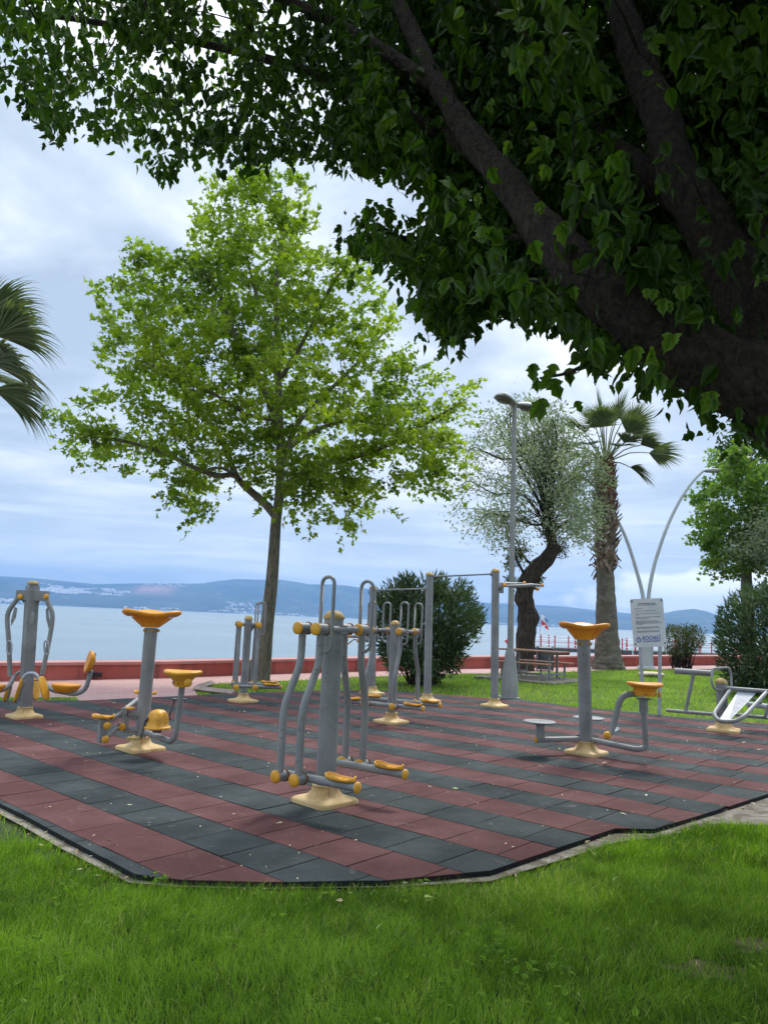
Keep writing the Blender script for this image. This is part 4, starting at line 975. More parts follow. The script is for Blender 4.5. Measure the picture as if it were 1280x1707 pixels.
    # leg press arches with tall pads
    for (pts, d, pads) in (([(36, 1150), (37, 1135), (45, 1124), (58, 1123.5), (65, 1133), (69, 1145), (74.5, 1170)], -.28, [((36, 1131), (22.5, 1172), -.34), ((68.5, 1128), (78.5, 1167), -.34)]),
                           ([(11, 1168), (16, 1145), (25, 1127), (36, 1120), (48, 1122), (53, 1132), (58, 1168)], .30, [((14, 1140), (6, 1170), .30), ((56.5, 1134), (61, 1166), .30)])):
        mb = MB(); mb.tube(smooth_path([p(*q, d) for q in pts], 4), .025, 12); lv = mb.build('leg_lever', M_greyl if d < 0 else M_grey, T)
        for a, b_, dd in pads:
            A_, B_ = p(*a, dd), p(*b_, dd); c = (A_ + B_) / 2; vv = (B_ - A_); L = vv.length / 2; vv.normalize(); nn = Vector((math.copysign(1, b_[0] - a[0]) * .93, -.32, .12)); nn = (nn - vv * nn.dot(vv)).normalized(); uu = vv.cross(nn)
            mb = MB(); slab(c, uu, vv, nn, .075, L * 1.02, .035, mb); mb.build('foot_pad', M_yel, lv)
            mb = MB(); mb.tube([A_.lerp(B_, .1) - nn * .04, B_ - nn * .04], .03, 4, smooth=False); mb.build('pad_back', M_grey, lv)
    mb = MB(); mb.ball(p(54.5, 1133, .1), .035); mb.tube([p(54, 1133, 0), p(62, 1134, .25)], .02, 10); mb.build('pivot_knob', M_yel, T)
chest_press()

# ---------- sit-up bench (right)
def situp():
    bp = (1206, 1219); g = gpt(*bp); Y0 = g.y
    T = thing('sit_up_bench', 'grey sit-up bench round a short capped post at the right picture edge', 'fitness machine', g, 0)
    def p(x, y, d=0): return pix(x, y, Y0 + d)
    flange(T, g, .235, .085, R(-30), h=.17)
    post(T, g + Vector((0, 0, .05)), p(1202, 1138), .083)
    a = -.25
    mb = MB(); mb.tube([p(1125, 1118.5, .5), p(1188, 1123, .1)], .048, 16); f1 = mb.build('leg_roller', M_grey, T); cap_disc(f1, p(1125.5, 1118.5, .5), (-1, .3, 0), .05, M_ochre)
    mb = MB(); mb.tube([p(1156, 1122, .3), p(1143, 1184, .3)], .028, 12); mb.tube([p(1111, 1184.5, .5), p(1192, 1191.5, 0)], .028, 12); mb.tube([p(1192, 1191.5, 0), p(1203, 1198, 0)], .028, 12); mb.tube([p(1194, 1190, 0), p(1204, 1180, 0)], .02, 8); mb.build('side_frame', M_grey, T)
    mb = MB(); mb.tube(fillet([p(1201, 1150.5, -.05), p(1191, 1150, -.1), p(1185.5, 1136, -.1), p(1187.5, 1114.5, 0), p(1215, 1113, .1), p(1218.5, 1125, .1), p(1219, 1148, 0)], .05, 4), .0185, 12); mb.build('handle', M_grey, T)
    mb = MB(); mb.tube([p(1203, 1148, 0), p(1211, 1147.5, -.1), p(1345, 1158, -.25)], .031, 14)
    mb.tube(fillet([p(1217, 1150, -.1), p(1189, 1191, -.6), p(1198, 1203, -.75), p(1226, 1203, -.8), p(1240, 1195, -.8), p(1277, 1155, -.2)], .10, 5), .031, 14)
    mb.build('board_frame', M_grey, T)
    mb = MB(); mb.prism([p(1231, 1152.5, -.13), p(1261, 1155, -.16), p(1216, 1201, -.76), p(1200, 1199.5, -.72)], (0, .012, .006)); mb.build('back_board', M_board, T)
    mb = MB(); mb.tube([p(1245, 1174.5, .35), p(1330, 1184, .3)], .045, 14); mb.build('leg_roller', M_greyl, T)
    mb = MB(); mb.tube([p(1290, 1155, -.1), p(1275, 1196, -.1)], .028, 10); mb.tube([p(1210, 1190, 0), p(1330, 1202, -.1)], .028, 10); mb.tube([p(1342, 1158, -.25), p(1318, 1201, -.1)], .028, 10); mb.build('side_frame', M_grey, T)
    mb = MB(); mb.tube([p(1268, 1172, .3), p(1250, 1163, 0)], .022, 8); mb.build('board_strut', M_dark, T)
situp()

# ---------- pull-up bars with arm wheels
def pullup():
    posts = [((620, 1157), (618, 981)), ((712, 1170), (714, 959)), ((824, 1178), (824, 953))]
    g = gpt(*posts[1][0]); T = thing('pull_up_bars', 'three grey posts joined by two horizontal pull-up bars in front of the oleander bush', 'pull-up bars', g, 0)
    tops = []
    for (b_, t_) in posts:
        q = gpt(*b_); tp = pix(t_[0], t_[1], q.y); tp.x = q.x + (tp.x - q.x) * .6; o = post(T, q + Vector((0, 0, .04)), tp, .076); flange(T, q, .21, .076, R(-43)); tops.append((q, tp))
    for (i, j, z) in ((0, 1, 0), (1, 2, 0)):
        a, b_ = tops[i][1], tops[j][1]
        ya, yb = ((984, 981.5) if i == 0 else (961.5, 957.0))
        A_, B_ = pix(posts[i][1][0] + 4, ya, a.y), pix(posts[j][1][0] - 4, yb, b_.y)
        mb = MB(); mb.tube([A_, B_], .017, 10); br_ = mb.build('pull_up_bar', M_grey, T)
        mb = MB(); dv = (B_ - A_).normalized(); mb.tube([A_ - dv * .05, A_ + dv * .03], .04, 12); mb.tube([B_ - dv * .03, B_ + dv * .05], .04, 12); mb.build('bar_socket', M_grey, br_)
    return tops
TP = pullup()
def arm_wheel(q, pts, hub, label, Y0):
    T = thing('arm_wheel', label, 'arm wheel', pix(*hub, Y0), 0, 'arm wheels on the pull-up posts')
    def p(x, y, d=0): return pix(x, y, Y0 + d)
    return T, p
Y3 = TP[2][0].y; T, p = arm_wheel(None, None, (836, 975), 'arm wheel with four small orange balls on the right-hand pull-up post', Y3)
mb = MB(); mb.lathe([(.06, -.03), (.075, 0), (.05, .04)], p(833, 979), 16, (1, -.1, 0)); mb.tube([p(828, 975), p(842, 974)], .045, 12); mb.box(p(836, 983), (.07, .07, .14)); mb.build('wheel_hub', M_grey, T)
mb = MB(); mb.tube([p(836, 973.5), p(858, 973.5, .1), p(872, 972, .15)], [.045, .028, .014], 12); mb.tube([p(843, 977, -.1), p(866, 977, -.1), p(886, 975.5, -.05), p(903, 976, 0)], [.02, .035, .035, .012], 12); mb.tube([p(884, 977, -.05), p(896, 981, .0)], .012, 8); mb.build('wheel_arms', M_grey, T)
for x, y, d in ((841, 976, -.12), (874, 972, .15), (904, 976, 0), (896, 982, 0)):
    mb = MB(); mb.ball(p(x, y, d), .035); mb.build('knob', M_ora, T)
Y1 = TP[0][0].y; T, p = arm_wheel(None, None, (612, 1062), 'arm wheel with a flat orange disc on the leftmost pull-up post', Y1)
mb = MB(); mb.lathe([(.06, -.03), (.085, 0), (.06, .04)], p(612, 1065), 16, (-1, -.1, 0)); mb.tube([p(618, 1063), p(584, 1061)], .03, 12); mb.tube([p(606, 1070), p(590, 1066), p(581, 1073)], .014, 8); mb.build('wheel_hub', M_grey, T)
mb = MB(); mb.lathe([(.05, -.055), (.14, -.035), (.17, -.012), (.175, .01), (.15, .02), (.01, .02)], p(573, 1060), 24); mb.build('palm_disc', M_ora, T)
for x, y in ((598, 1068), (581, 1073)):
    mb = MB(); mb.ball(p(x, y, -.1), .05 if x > 590 else .02); mb.build('knob', M_ora, T)

# ================================================================== SIGN
def text_mesh(body, size, c, ux, uz, mat, name, parent, ext=0.0008, align='CENTER', wide=1.0, bold=0.0):
    cu = bpy.data.curves.new('txt', 'FONT'); cu.body = body; cu.size = size; cu.align_x = align; cu.align_y = 'CENTER'; cu.extrude = ext; cu.offset = bold; cu.resolution_u = 3
    o = bpy.data.objects.new('txt', cu); COL.objects.link(o); bpy.context.view_layer.update()
    me = bpy.data.meshes.new_from_object(o.evaluated_get(bpy.context.evaluated_depsgraph_get())); bpy.data.objects.remove(o); me.name = name
    nrm = ux.cross(uz); M = Matrix((ux * wide, uz, nrm)).transposed().to_4x4(); M.translation = c; me.transform(M)
    me.materials.clear(); me.materials.append(mat); r_ = bpy.data.objects.new(name, me); COL.objects.link(r_)
    if parent:
        r_.parent = parent; me.transform(Matrix.LocRotScale(parent.location, parent.rotation_euler, parent.scale).inverted())
    return r_
def sign():
    L_, R_ = gpt(1068, 1189), gpt(1107, 1194.5); Y0 = (L_.y + R_.y) / 2
    T = thing('rules_sign', 'pale grey rules sign with blue lettering on two square legs at the lawn edge', 'sign', (L_ + R_) / 2, 0)
    def p(x, y, d=0): return pix(x, y, Y0 + d)
    tl, tr, br_, bl = p(1050.5, 999), p(1105, 997), p(1111, 1077.5), p(1056.5, 1079.5)
    cen = (tl + tr + br_ + bl) / 4; ux = ((tr - tl) + (br_ - bl)).normalized(); uz = ((tl - bl) + (tr - br_)); uz = (uz - ux * uz.dot(ux)).normalized()
    W_ = (tr - tl).length; H_ = (tl - bl).length; nr = ux.cross(uz)
    if nr.y > 0: nr = -nr
    for q, tp in ((L_, (1062.5, 1004)), (R_, (1100.5, 1003))):
        mb = MB(); mb.box((Vector((q.x, Y0 + .03, q.z - .02)) + p(*tp, .03)) / 2, (.052, .045, (p(*tp, .03).z - q.z + .02)), 0, rot=Matrix.Rotation(math.atan2(q.x - p(*tp, .03).x, p(*tp).z - q.z) * -1, 3, 'Y')); mb.build('sign_leg', M_greyl, T)
    def C(x, z, o=0): return cen + ux * x + uz * z + nr * o
    r_ = .03; out = []
    for sx, sz, a0 in ((1, 1, 0), (-1, 1, 90), (-1, -1, 180), (1, -1, 270)):
        for k in range(5): an = R(a0 + k * 22.5); out.append(C(sx * (W_ / 2 - r_) + r_ * math.cos(an), sz * (H_ / 2 - r_) + r_ * math.sin(an), 0))
    mb = MB(); mb.prism(out, -nr * .012); mb.build('sign_panel', M_sign, T)
    for sx in (-1, 1):
        for sz in (-1, 1):
            mb = MB(); mb.lathe([(.016, 0), (.016, .006), (.008, .010)], C(sx * (W_ / 2 - .03), sz * (H_ / 2 - .06) + (.025 if sz > 0 else 0), 0), 12, nr); mb.build('bolt', M_dark, T)
    um = ux if nr.y < 0 else -ux
    text_mesh('KOCAELİ', .094, C(.035, -H_ * .318, .0015), ux, uz, M_navy, 'town_name', T, wide=.84, bold=.0018)
    text_mesh('BÜYÜKŞEHİR BELEDİYESİ', .030, C(.035, -H_ * .385, .0015), ux, uz, M_navy, 'town_subtitle', T, wide=.90, bold=.0008)
    # emblem: ring of segments with a small ship-like mark
    mb = MB(); ec = C(-W_ / 2 + .10, -H_ * .35, .0015)
    for k in range(7):
        a0, a1 = k * 2 * PI / 7, (k + .66) * 2 * PI / 7
        arc = [ec + (ux * math.cos(a0 + (a1 - a0) * q / 4) + uz * math.sin(a0 + (a1 - a0) * q / 4)) * .050 for q in range(5)] + [ec + (ux * math.cos(a1 - (a1 - a0) * q / 4) + uz * math.sin(a1 - (a1 - a0) * q / 4)) * .030 for q in range(5)]
        mb.prism(arc, nr * .001)
    mb.prism([ec + ux * -.006 + uz * -.02, ec + ux * .006 + uz * -.02, ec + ux * .004 + uz * .06, ec + ux * -.004 + uz * .06], nr * .0012)
    mb.build('emblem', M_navy, T)
    # printed lines, too small in the photo to read
    rl = random.Random(5); mb = MB(); z = H_ * .405
    def line(x0, x1, z, h):
        x = x0
        while x < x1:
            wd = min(rl.uniform(.012, .04), x1 - x); mb.prism([C(x, z - h / 2, .0015), C(x + wd, z - h / 2, .0015), C(x + wd, z + h / 2, .0015), C(x, z + h / 2, .0015)], nr * .0006); x += wd + .006
    hw = W_ / 2
    for (xa, xb, zf, h) in ((-.55, .50, .402, .013), (-.6, .58, .371, .013), (-.80, -.28, .298, .009), (-.78, .50, .247, .007), (-.78, .78, .190, .008), (-.74, -.55, .163, .008), (-.78, .78, .117, .009), (-.74, .06, .085, .009), (-.76, .55, .036, .009), (-.76, .68, .012, .009), (-.76, .85, -.012, .009), (-.74, -.35, -.037, .008), (-.76, .60, -.091, .009), (-.76, .70, -.115, .009), (-.76, .62, -.170, .009), (-.76, .62, -.192, .008)):
        line(xa * hw, xb * hw, zf * H_, h)
    mb.build('printed_lines', M_ink, T)
M_sign = simple('sign_face', (0.60, 0.63, 0.67), (0.68, 0.71, 0.74), 3, 0.35)
sign()

# ================================================================== LAMPS
def street_lamp():
    g = gpt(849, 1163); Y0 = g.y
    T = thing('street_lamp', 'tall straight grey street lamp with two oval heads beside the pull-up bars', 'street lamp', g, 0)
    def p(x, y, d=0): return pix(x, y, Y0 + d)
    tp = p(857.5, 682); tp.x = g.x + (tp.x - g.x) * 1.0
    mb = MB(); mb.tube([g + Vector((0, 0, .3)), g.lerp(tp, .5), tp], [.072, .062, .050], 8, smooth=False); mb.tube([tp, tp + Vector((0, 0, .16))], .056, 12); mb.build('pole', M_lampg, T)
    mb = MB(); k8 = [(.19, -.03), (.185, .25), (.15, .6), (.105, .95), (.078, 1.05)]; mb.lathe(k8, g, 8, smooth=False); mb.box(g + Vector((0, 0, .0)), (.42, .42, .03)); mb.build('pole_base', M_lampg, T)
    for dr, L, lift, sw in (((-1, -.75), .54, .24, .19), ((1, .5), .52, .02, .175)):
        d = Vector((dr[0], dr[1], lift)).normalized(); s_ = Vector((-d.y, d.x, 0)).normalized(); u_ = d.cross(s_) * -1
        if u_.z < 0: u_ = -u_
        o = tp + Vector((0, 0, .10)); 
        def sec(f, k):  # half shell outline
            return o + d * (0.06 + L * f)
        rows = []; nn = 16
        for i in range(9):
            f = i / 8; wd = sw * (0.35 + 0.65 * math.sin(min(1, f * 1.25 + .12) * PI * .55)) * (1 if f < .8 else math.sqrt(max(0.02, 1 - ((f - .8) / .2) ** 2))); ht = wd * .62
            rows.append([o + d * (.04 + L * f) + s_ * wd * math.cos(2 * PI * k / nn) + u_ * (ht if math.sin(2 * PI * k / nn) > 0 else ht * .35) * math.sin(2 * PI * k / nn) for k in range(nn)])
        mb = MB(); vs = [q for r_ in rows for q in r_]; mb.add(vs, [(k * nn + i, k * nn + (i + 1) % nn, (k + 1) * nn + (i + 1) % nn, (k + 1) * nn + i) for k in range(8) for i in range(nn)]); mb.add(rows[0], [tuple(range(nn))]); mb.add(rows[-1], [tuple(range(nn))]); mb.tube([tp + Vector((0, 0, .1)), o + d * .1], .03, 8)
        hd = mb.build('lamp_head', M_lampg, T)
        c = o + d * (.10 + L * .5) - u_ * sw * .22; vs = []
        for (rr, hh) in ((1, 0), (.9, -.025), (.6, -.045), (.02, -.055)):
            vs += [c + d * L * .36 * rr * math.cos(2 * PI * k / 20) + s_ * sw * .8 * rr * math.sin(2 * PI * k / 20) + u_ * hh for k in range(20)]
        mb = MB(); mb.add(vs, [(k * 20 + i, k * 20 + (i + 1) % 20, (k + 1) * 20 + (i + 1) % 20, (k + 1) * 20 + i) for k in range(3) for i in range(20)]); mb.build('lamp_glass', M_lens, hd)
street_lamp()
def arch_lamp():
    g = gpt(1077, 1112.5); Y0 = g.y
    T = thing('arched_lamp', 'silver lamp of two thin arms arching apart from one column behind the rules sign', 'street lamp', g, 0)
    def p(x, y, d=0): return pix(x, y, Y0 + d)
    mb = MB(); mb.tube([g + Vector((0, 0, -.05)), p(1076.5, 1040), p(1076, 1012)], [.27, .26, .24], 20); mb.lathe([(.34, -.05), (.34, .04), (.28, .05)], g, 20); mb.build('column', M_arch, T)
    right = [(1079, 1035), (1080.5, 1000), (1084, 972), (1091, 940), (1101, 908), (1114, 873), (1131, 838), (1148, 811), (1163, 793), (1172, 785)]
    left = [(1074, 1035), (1072, 998), (1066, 970), (1058, 942), (1049, 913), (1038, 885), (1022, 855), (1000, 822), (982, 803), (974, 797)]
    for nm, pts, sg in (('r', right, 1), ('l', left, -1)):
        mb = MB(); P_ = smooth_path([p(*q) for q in pts], 3); mb.tube(P_, [.082 - .03 * i / len(P_) for i in range(len(P_))], 12); ar = mb.build('arm', M_arch, T)
        e = P_[-1]; mb = MB(); mb.lathe([(.02, 0), (.07, .1), (.1, .35), (.09, .6), (.03, .72)], e, 12, (sg, 0, .08), lambda a, k: (1, 0)); mb.build('lamp_head', M_lampg, ar)
arch_lamp()

# ================================================================== PICNIC TABLE, BIN, STONE, PIER, FLAGS
def picnic():
    g = gpt(889, 1131); T = thing('picnic_table', 'wooden picnic table with two benches on a grey frame near the dark bent trunk', 'picnic table', g, 0)
    rz = R(-38); u = Vector((math.cos(rz), math.sin(rz), 0)); v = Vector((-math.sin(rz), math.cos(rz), 0))
    def P(a, b_, z): return g + u * a + v * b_ + Vector((0, 0, z))
    mb = MB()
    for k in range(4): mb.box(P(0, -.3 + k * .2, .80), (1.95, .185, .045), rz, bev=.006)
    mb.build('tabletop', M_wood, T)
    for s_ in (-1, 1):
        mb = MB()
        for k in (-1, 1): mb.box(P(0, s_ * .78 + k * .085, .46), (1.75, .16, .045), rz, bev=.006)
        mb.build('bench', M_wood, T)
    for s_ in (-1, 1):
        mb = MB(); x = s_ * .62
        for b_ in (-.26, .26): mb.box((P(x, b_, .42)), (.06, .05, .74), rz)
        mb.box(P(x, 0, .755), (.06, .62, .04), rz); mb.box(P(x, 0, .16), (.06, 1.62, .05), rz)
        for q in (-.78, .78): mb.box(P(x, q, .29), (.05, .05, .29), rz); mb.tube([P(x, q * .35, .15), P(x, q * .62, .0)], .022, 6)
        for q in (-.78, .78): mb.tube([P(x, q, .15), P(x, q, .0)], .022, 6)
        mb.build('leg', M_grey, T)
    mb = MB(); mb.box(P(0, 0, .13), (1.24, .05, .05), rz); mb.build('stretcher', M_grey, T)
    # concrete pad beneath
    q = gpt(889, 1131); mb = MB(); mb.box((q.x, q.y, q.z - .035), (2.5, 2.6, .09), rz, bev=.01); tag(mb.build('concrete_pad', M_conc), kind='structure')
picnic()
g = gpt(908, 1116); T = thing('litter_bin', 'dark grey square litter bin behind the picnic table', 'bin', g, 0)
mb = MB(); mb.box(g + Vector((0, 0, .36)), (.48, .48, .72), R(10), bev=.02); bd = mb.build('bin_body', M_bin, T)
mb = MB(); mb.box(g + Vector((0, 0, .745)), (.52, .52, .04), R(10), bev=.01); mb.build('bin_lid', M_grey, T)
mb = MB()
for s_ in (-1, 1): mb.box(g + Vector((s_ * .27, -.02, .38)), (.05, .05, .86), R(10))
mb.build('bin_post', M_grey, T)
g = gpt(1085, 1126.5); mb = MB()
mb.lathe([(.20, -.03), (.36, .02), (.38, .05), (.32, .10), (.15, .12), (.01, .125)], g, 18, None, lambda a, k: (1 + .18 * math.cos(2 * a) + .08 * math.cos(5 * a + 1), .01 * math.sin(3 * a)))
tag(mb.build('flat_stone', M_stone), 'flat pale stone lying in the grass between the legs of the rules sign', 'stone')
def island_kerb():
    A = [gpt(*q) for q in [(392, 1156), (350, 1151.5), (329, 1147.5), (340, 1143), (352, 1139)]]
    mb = MB(); mb.tube([a + Vector((0, 0, .0)) for a in smooth_path(A, 3)], .10, 4, smooth=False, flat=.7)
    tag(mb.build('stone_kerb', M_kerb), 'low curved stone kerb round the left tip of the lawn', 'kerb')
island_kerb()
def pier():
    z = -.2
    def wp(px, Y): q = pix(px, 1090, Y); return q.x
    T = thing('pier', 'floating pier with red railing posts and strung ropes beyond the sea wall', 'pier', (14, 65, WZ), 0)
    Y0 = 64.0; xa, xb = wp(878, Y0), wp(1420, Y0 + 8); n = 26
    def at(f): return Vector((xa + (xb - xa) * f, Y0 + 8 * f, z))
    rz = math.atan2(8, xb - xa)
    mb = MB(); c = at(.5); mb.box(c + Vector((0, 1.2, -.16)), ((xb - xa) * 1.0, 2.6, .32), rz); mb.build('deck', M_deck, T)
    for k in range(14):
        if k % 3 == 2: continue
        c = at(.03 + k / 14.5); mb = MB(); mb.box(c + Vector((0, 1.2, -.55)), (.95, 2.0, .75), rz, bev=.05); mb.build('float', M_black, T)
    for row, dy in ((0, 0.0), (1, 2.3)):
        for k in range(n + 1):
            if row == 1 and k % 2: continue
            f = k / n; q = at(f) + Vector((0, dy, 0)); mb = MB(); mb.tube([q, q + Vector((0, 0, 1.05))], .055 if k % 4 else .08, 8); mb.build('railing_post', M_red, T)
    mb = MB(); mb2 = MB()
    for lv in range(4):
        P_ = []
        for k in range(n * 4 + 1):
            f = k / (n * 4); P_.append(at(f) + Vector((0, 0, .30 + lv * .23 - .05 * math.sin((k % 4) / 4 * PI))))
        (mb if lv != 1 else mb2).tube(P_, .022, 4)
    mb.build('railing_rope', M_white, T); mb2.build('railing_rope', M_red, T)
    # sloping gangway down from the wall
    a, b_ = pix(1040, 1089, 45), pix(1110, 1093, 62); a.z = -.1; b_.z = -.4
    G = thing('gangway', 'narrow grey gangway sloping from the sea wall to the pier behind the palm', 'gangway', a, 0)
    d = (b_ - a); s_ = Vector((-d.y, d.x, 0)).normalized() * .5; mb = MB(); mb.prism([a - s_, a + s_, b_ + s_, b_ - s_], (0, 0, -.2)); mb.build('gangway_deck', M_deck, G)
    mb = MB(); mb.tube([a - s_ + Vector((0, 0, .9)), b_ - s_ + Vector((0, 0, .9))], .03, 6)
    for k in range(6): q = a.lerp(b_, k / 5) - s_; mb.tube([q, q + Vector((0, 0, .9))], .03, 6)
    mb.build('handrail', M_white, G)
pier()
M_flag = None
def flag(px, pyb, pyt, Y, label, style):
    b_ = pix(px, pyb, Y); t_ = pix(px + 2, pyt, Y); T = thing('flag', label, 'flag', b_, 0, )
    mb = MB(); mb.tube([b_, t_], .025, 6); mb.build('flagpole', M_greyl, T)
    k_ = Y / F
    def cloth(pts, mat, nm, off):
        mb = MB(); n = 1
        P_ = [pix(px + 2 + x * 1.25, pyt - 1 + y * 1.1, Y + .12 * math.sin(x * .8) + off) for x, y in pts]; mb.prism(P_, (0, .012, 0)); mb.build(nm, mat, T)
    if style:
        cloth([(1, 0), (6, 3), (10, 9), (9, 16), (1, 9)], M_white, 'flag_cloth', 0)
        cloth([(6, 4), (10, 9), (9.5, 14), (6, 9)], M_navy2, 'flag_blue_corner', -.02)
        cloth([(1, 9), (9, 16), (1, 17)], M_red2, 'flag_red_triangle', -.02)
        cloth([(1, 17), (9, 16), (11, 24), (3, 20)], M_white, 'flag_tail', 0)
        cloth([(2, 19), (9, 17), (11, 24)], M_red2, 'flag_red_tail', -.02)
    else:
        cloth([(-6, 3), (0, 0), (5, 5), (5, 10), (0, 12)], M_red2, 'flag_cloth', 0)
M_red2 = simple('flag_red', (0.62, 0.03, 0.05), (0.7, 0.05, 0.08), 4, 0.7); M_navy2 = simple('flag_blue', (0.06, 0.15, 0.42), (0.08, 0.2, 0.5), 4, 0.7)
flag(899, 1083, 1025, 63, 'white, blue and red flag on a thin pole at the pier', 1)
flag(846, 1090, 1066, 60, 'small red flag just left of the dark leaning trunk, low over the water', 0)
g = gpt(25, 1197.5); mb = MB(); mb.prism([g + Vector(q) for q in ((-.10, -.02, .012), (.0, -.035, .015), (.11, .0, .02), (.10, .05, .012), (-.02, .02, .03), (-.09, .03, .012))], (0, 0, .004)); tag(mb.build('paper_scrap', M_paper), 'crumpled white paper scrap on the paving in front of the chest press', 'litter')
# small fallen bits on the paving and in the grass
def weeds():
    n = 900; c = np.c_[rng.uniform(-3, 4, n), rng.uniform(2.0, 6.5, n)]; c = c[keep_near(c)]; c = c[vnoise(c, 1.4, 88) > .52]
    P = np.repeat(c, 7, 0) + rng.normal(size=(len(c) * 7, 2)) * .035; n = len(P); z = GX * P[:, 0] + rng.uniform(-.03, .035, n)
    D = unit(np.c_[rng.normal(size=(n, 2)), rng.uniform(-.1, .5, n)]); o = leaf_mesh('lawn_weeds', np.c_[P, z], D, rng.uniform(.018, .045, n), OV, rng.uniform(.15, .6, n), M_grass, nbias=(0, 0, 1), nb=2.0)
    tag(o, 'low broad-leaved weeds and clover in the foreground lawn', 'weeds', kind='stuff')
weeds()
def litter():
    n = 1700; P = np.c_[rng.uniform(-11, 12, n), rng.uniform(3.5, 15, n)]; P = P[inpoly(P, mat_poly)]; n = len(P)
    D = unit(np.c_[rng.normal(size=(n, 2)), rng.normal(size=n) * .15]); s_ = rng.uniform(.010, .034, n) * np.where(rng.random(n) < .10, 2.4, 1)
    o = leaf_mesh('leaf_litter', np.c_[P, GX * P[:, 0] + .008], D, s_, LANW, rng.uniform(0.1, .95, n), M_litter, nbias=(0, 0, 1), nb=4)
    tag(o, 'small pale fallen leaves and petals scattered on the rubber paving', 'leaf litter', kind='stuff')
    n = 60; P = np.c_[rng.uniform(-4, 5, n), rng.uniform(2.2, 7, n)]; P = P[~inpoly(P, mat_poly)]; n = len(P)
    D = unit(np.c_[rng.normal(size=(n, 2)), rng.normal(size=n) * .5]); o = leaf_mesh('leaf_litter', np.c_[P, GX * P[:, 0] + rng.uniform(-.02, .03, n)], D, rng.uniform(.02, .06, n), OV, rng.choice([.4, .65, .98, 1.0], n), M_litter, nbias=(0, 0, 1), nb=1.5)
    tag(o, 'yellowed fallen leaves lying in the foreground grass', 'leaf litter', kind='stuff')
    n = 14000; P = np.c_[rng.uniform(-5, 6, n), rng.uniform(4.2, 11, n)]; md = edge_dist(P, mat_poly); P = P[(md < .20 * rng.random(n) ** .7) & ~inpoly(P, mat_poly)]; n = len(P)
    D = unit(np.c_[rng.normal(size=(n, 2)), rng.normal(size=n) * .2]); o = leaf_mesh('leaf_litter', np.c_[P, GX * P[:, 0] + rng.uniform(-.035, -.02, n)], D, rng.uniform(.012, .05, n), LANW, rng.uniform(0, .75, n) ** 1.5, M_litter, nbias=(0, 0, 1), nb=2.5)
    tag(o, 'dry leaf crumbs gathered along the edge of the rubber paving', 'leaf litter', kind='stuff')
litter()
# ================================================================== TREES AND PLANTS
def tint_for(P, c, n_seed, bias=0.0, up=0.25, scale=0.9):
    """leaf tone: random by leaf and by clump, a natural mix of older and younger leaves"""
    return np.clip(0.42 + bias + 0.30 * (rng.random(len(P)) - .5) * 1.4 + 0.6 * (vnoise(P, scale, n_seed) - .5) + up * (vnoise(P, 3.0, n_seed + 1) - .5), 0, 1)
def to3(px, py, Y):
    """vectorised pix()"""
    px, py, Y = np.broadcast_arrays(np.asarray(px, float), np.asarray(py, float), np.asarray(Y, float))
    cr, cu, f = np.array(_cr), np.array(_cu), np.array(_f)
    d = cr * ((px - 640) / F)[..., None] + cu * ((853.5 - py) / F)[..., None] + f
    return np.array([0, 0, CH]) + d * (Y / d[..., 1])[..., None]
def to2(P):
    d = P - np.array([0, 0, CH]); x, y, z = d @ np.array(_cr), d @ np.array(_cu), d @ np.array(_f)
    z = np.where(z > 0.05, z, 0.05); return np.c_[640 + F * x / z, 853.5 - F * y / z]
def clumps_in(poly, n, Y, depth, shrink=0, minr=0.0, seed=1):
    """clump centres filling a crown: outline traced in the plane y=Y, rounded in depth"""
    xs = [p[0] for p in poly]; ys = [p[1] for p in poly]; out = []
    r_ = np.random.default_rng(seed)
    Q = np.c_[r_.uniform(min(xs), max(xs), n * 6), r_.uniform(min(ys), max(ys), n * 6)]; Q = Q[inpoly(Q, poly)]
    ed = edge_dist(Q, poly); Q = Q[ed > shrink]; ed = ed[ed > shrink]
    Q, ed = Q[:n], ed[:n]; mx = max(ed.max(), 1)
    dd = depth * np.sqrt(np.clip((ed + shrink) / (mx * .75), 0.02, 1)); off = r_.uniform(-1, 1, len(Q)); off = np.sign(off) * np.abs(off) ** .75
    P = to3(Q[:, 0], Q[:, 1], Y) ; v = P - np.array([0, 0, CH])
    P[:, 1] += off * dd      # straight back or forth, so that the crown has real thickness
    # keep outline: slide sideways in proportion to depth
    return P, ed
def fill(centres, per, rad, flat=0.6):
    n = len(centres); k = rng.poisson(per, n); idx = np.repeat(np.arange(n), k)
    q = rng.normal(size=(len(idx), 3)); q = unit(q) * (rng.random(len(idx)) ** .45)[:, None] * np.array([1, 1, flat]); rr = np.broadcast_to(rad, (n,))[idx]
    return centres[idx] + q * rr[:, None], q, idx

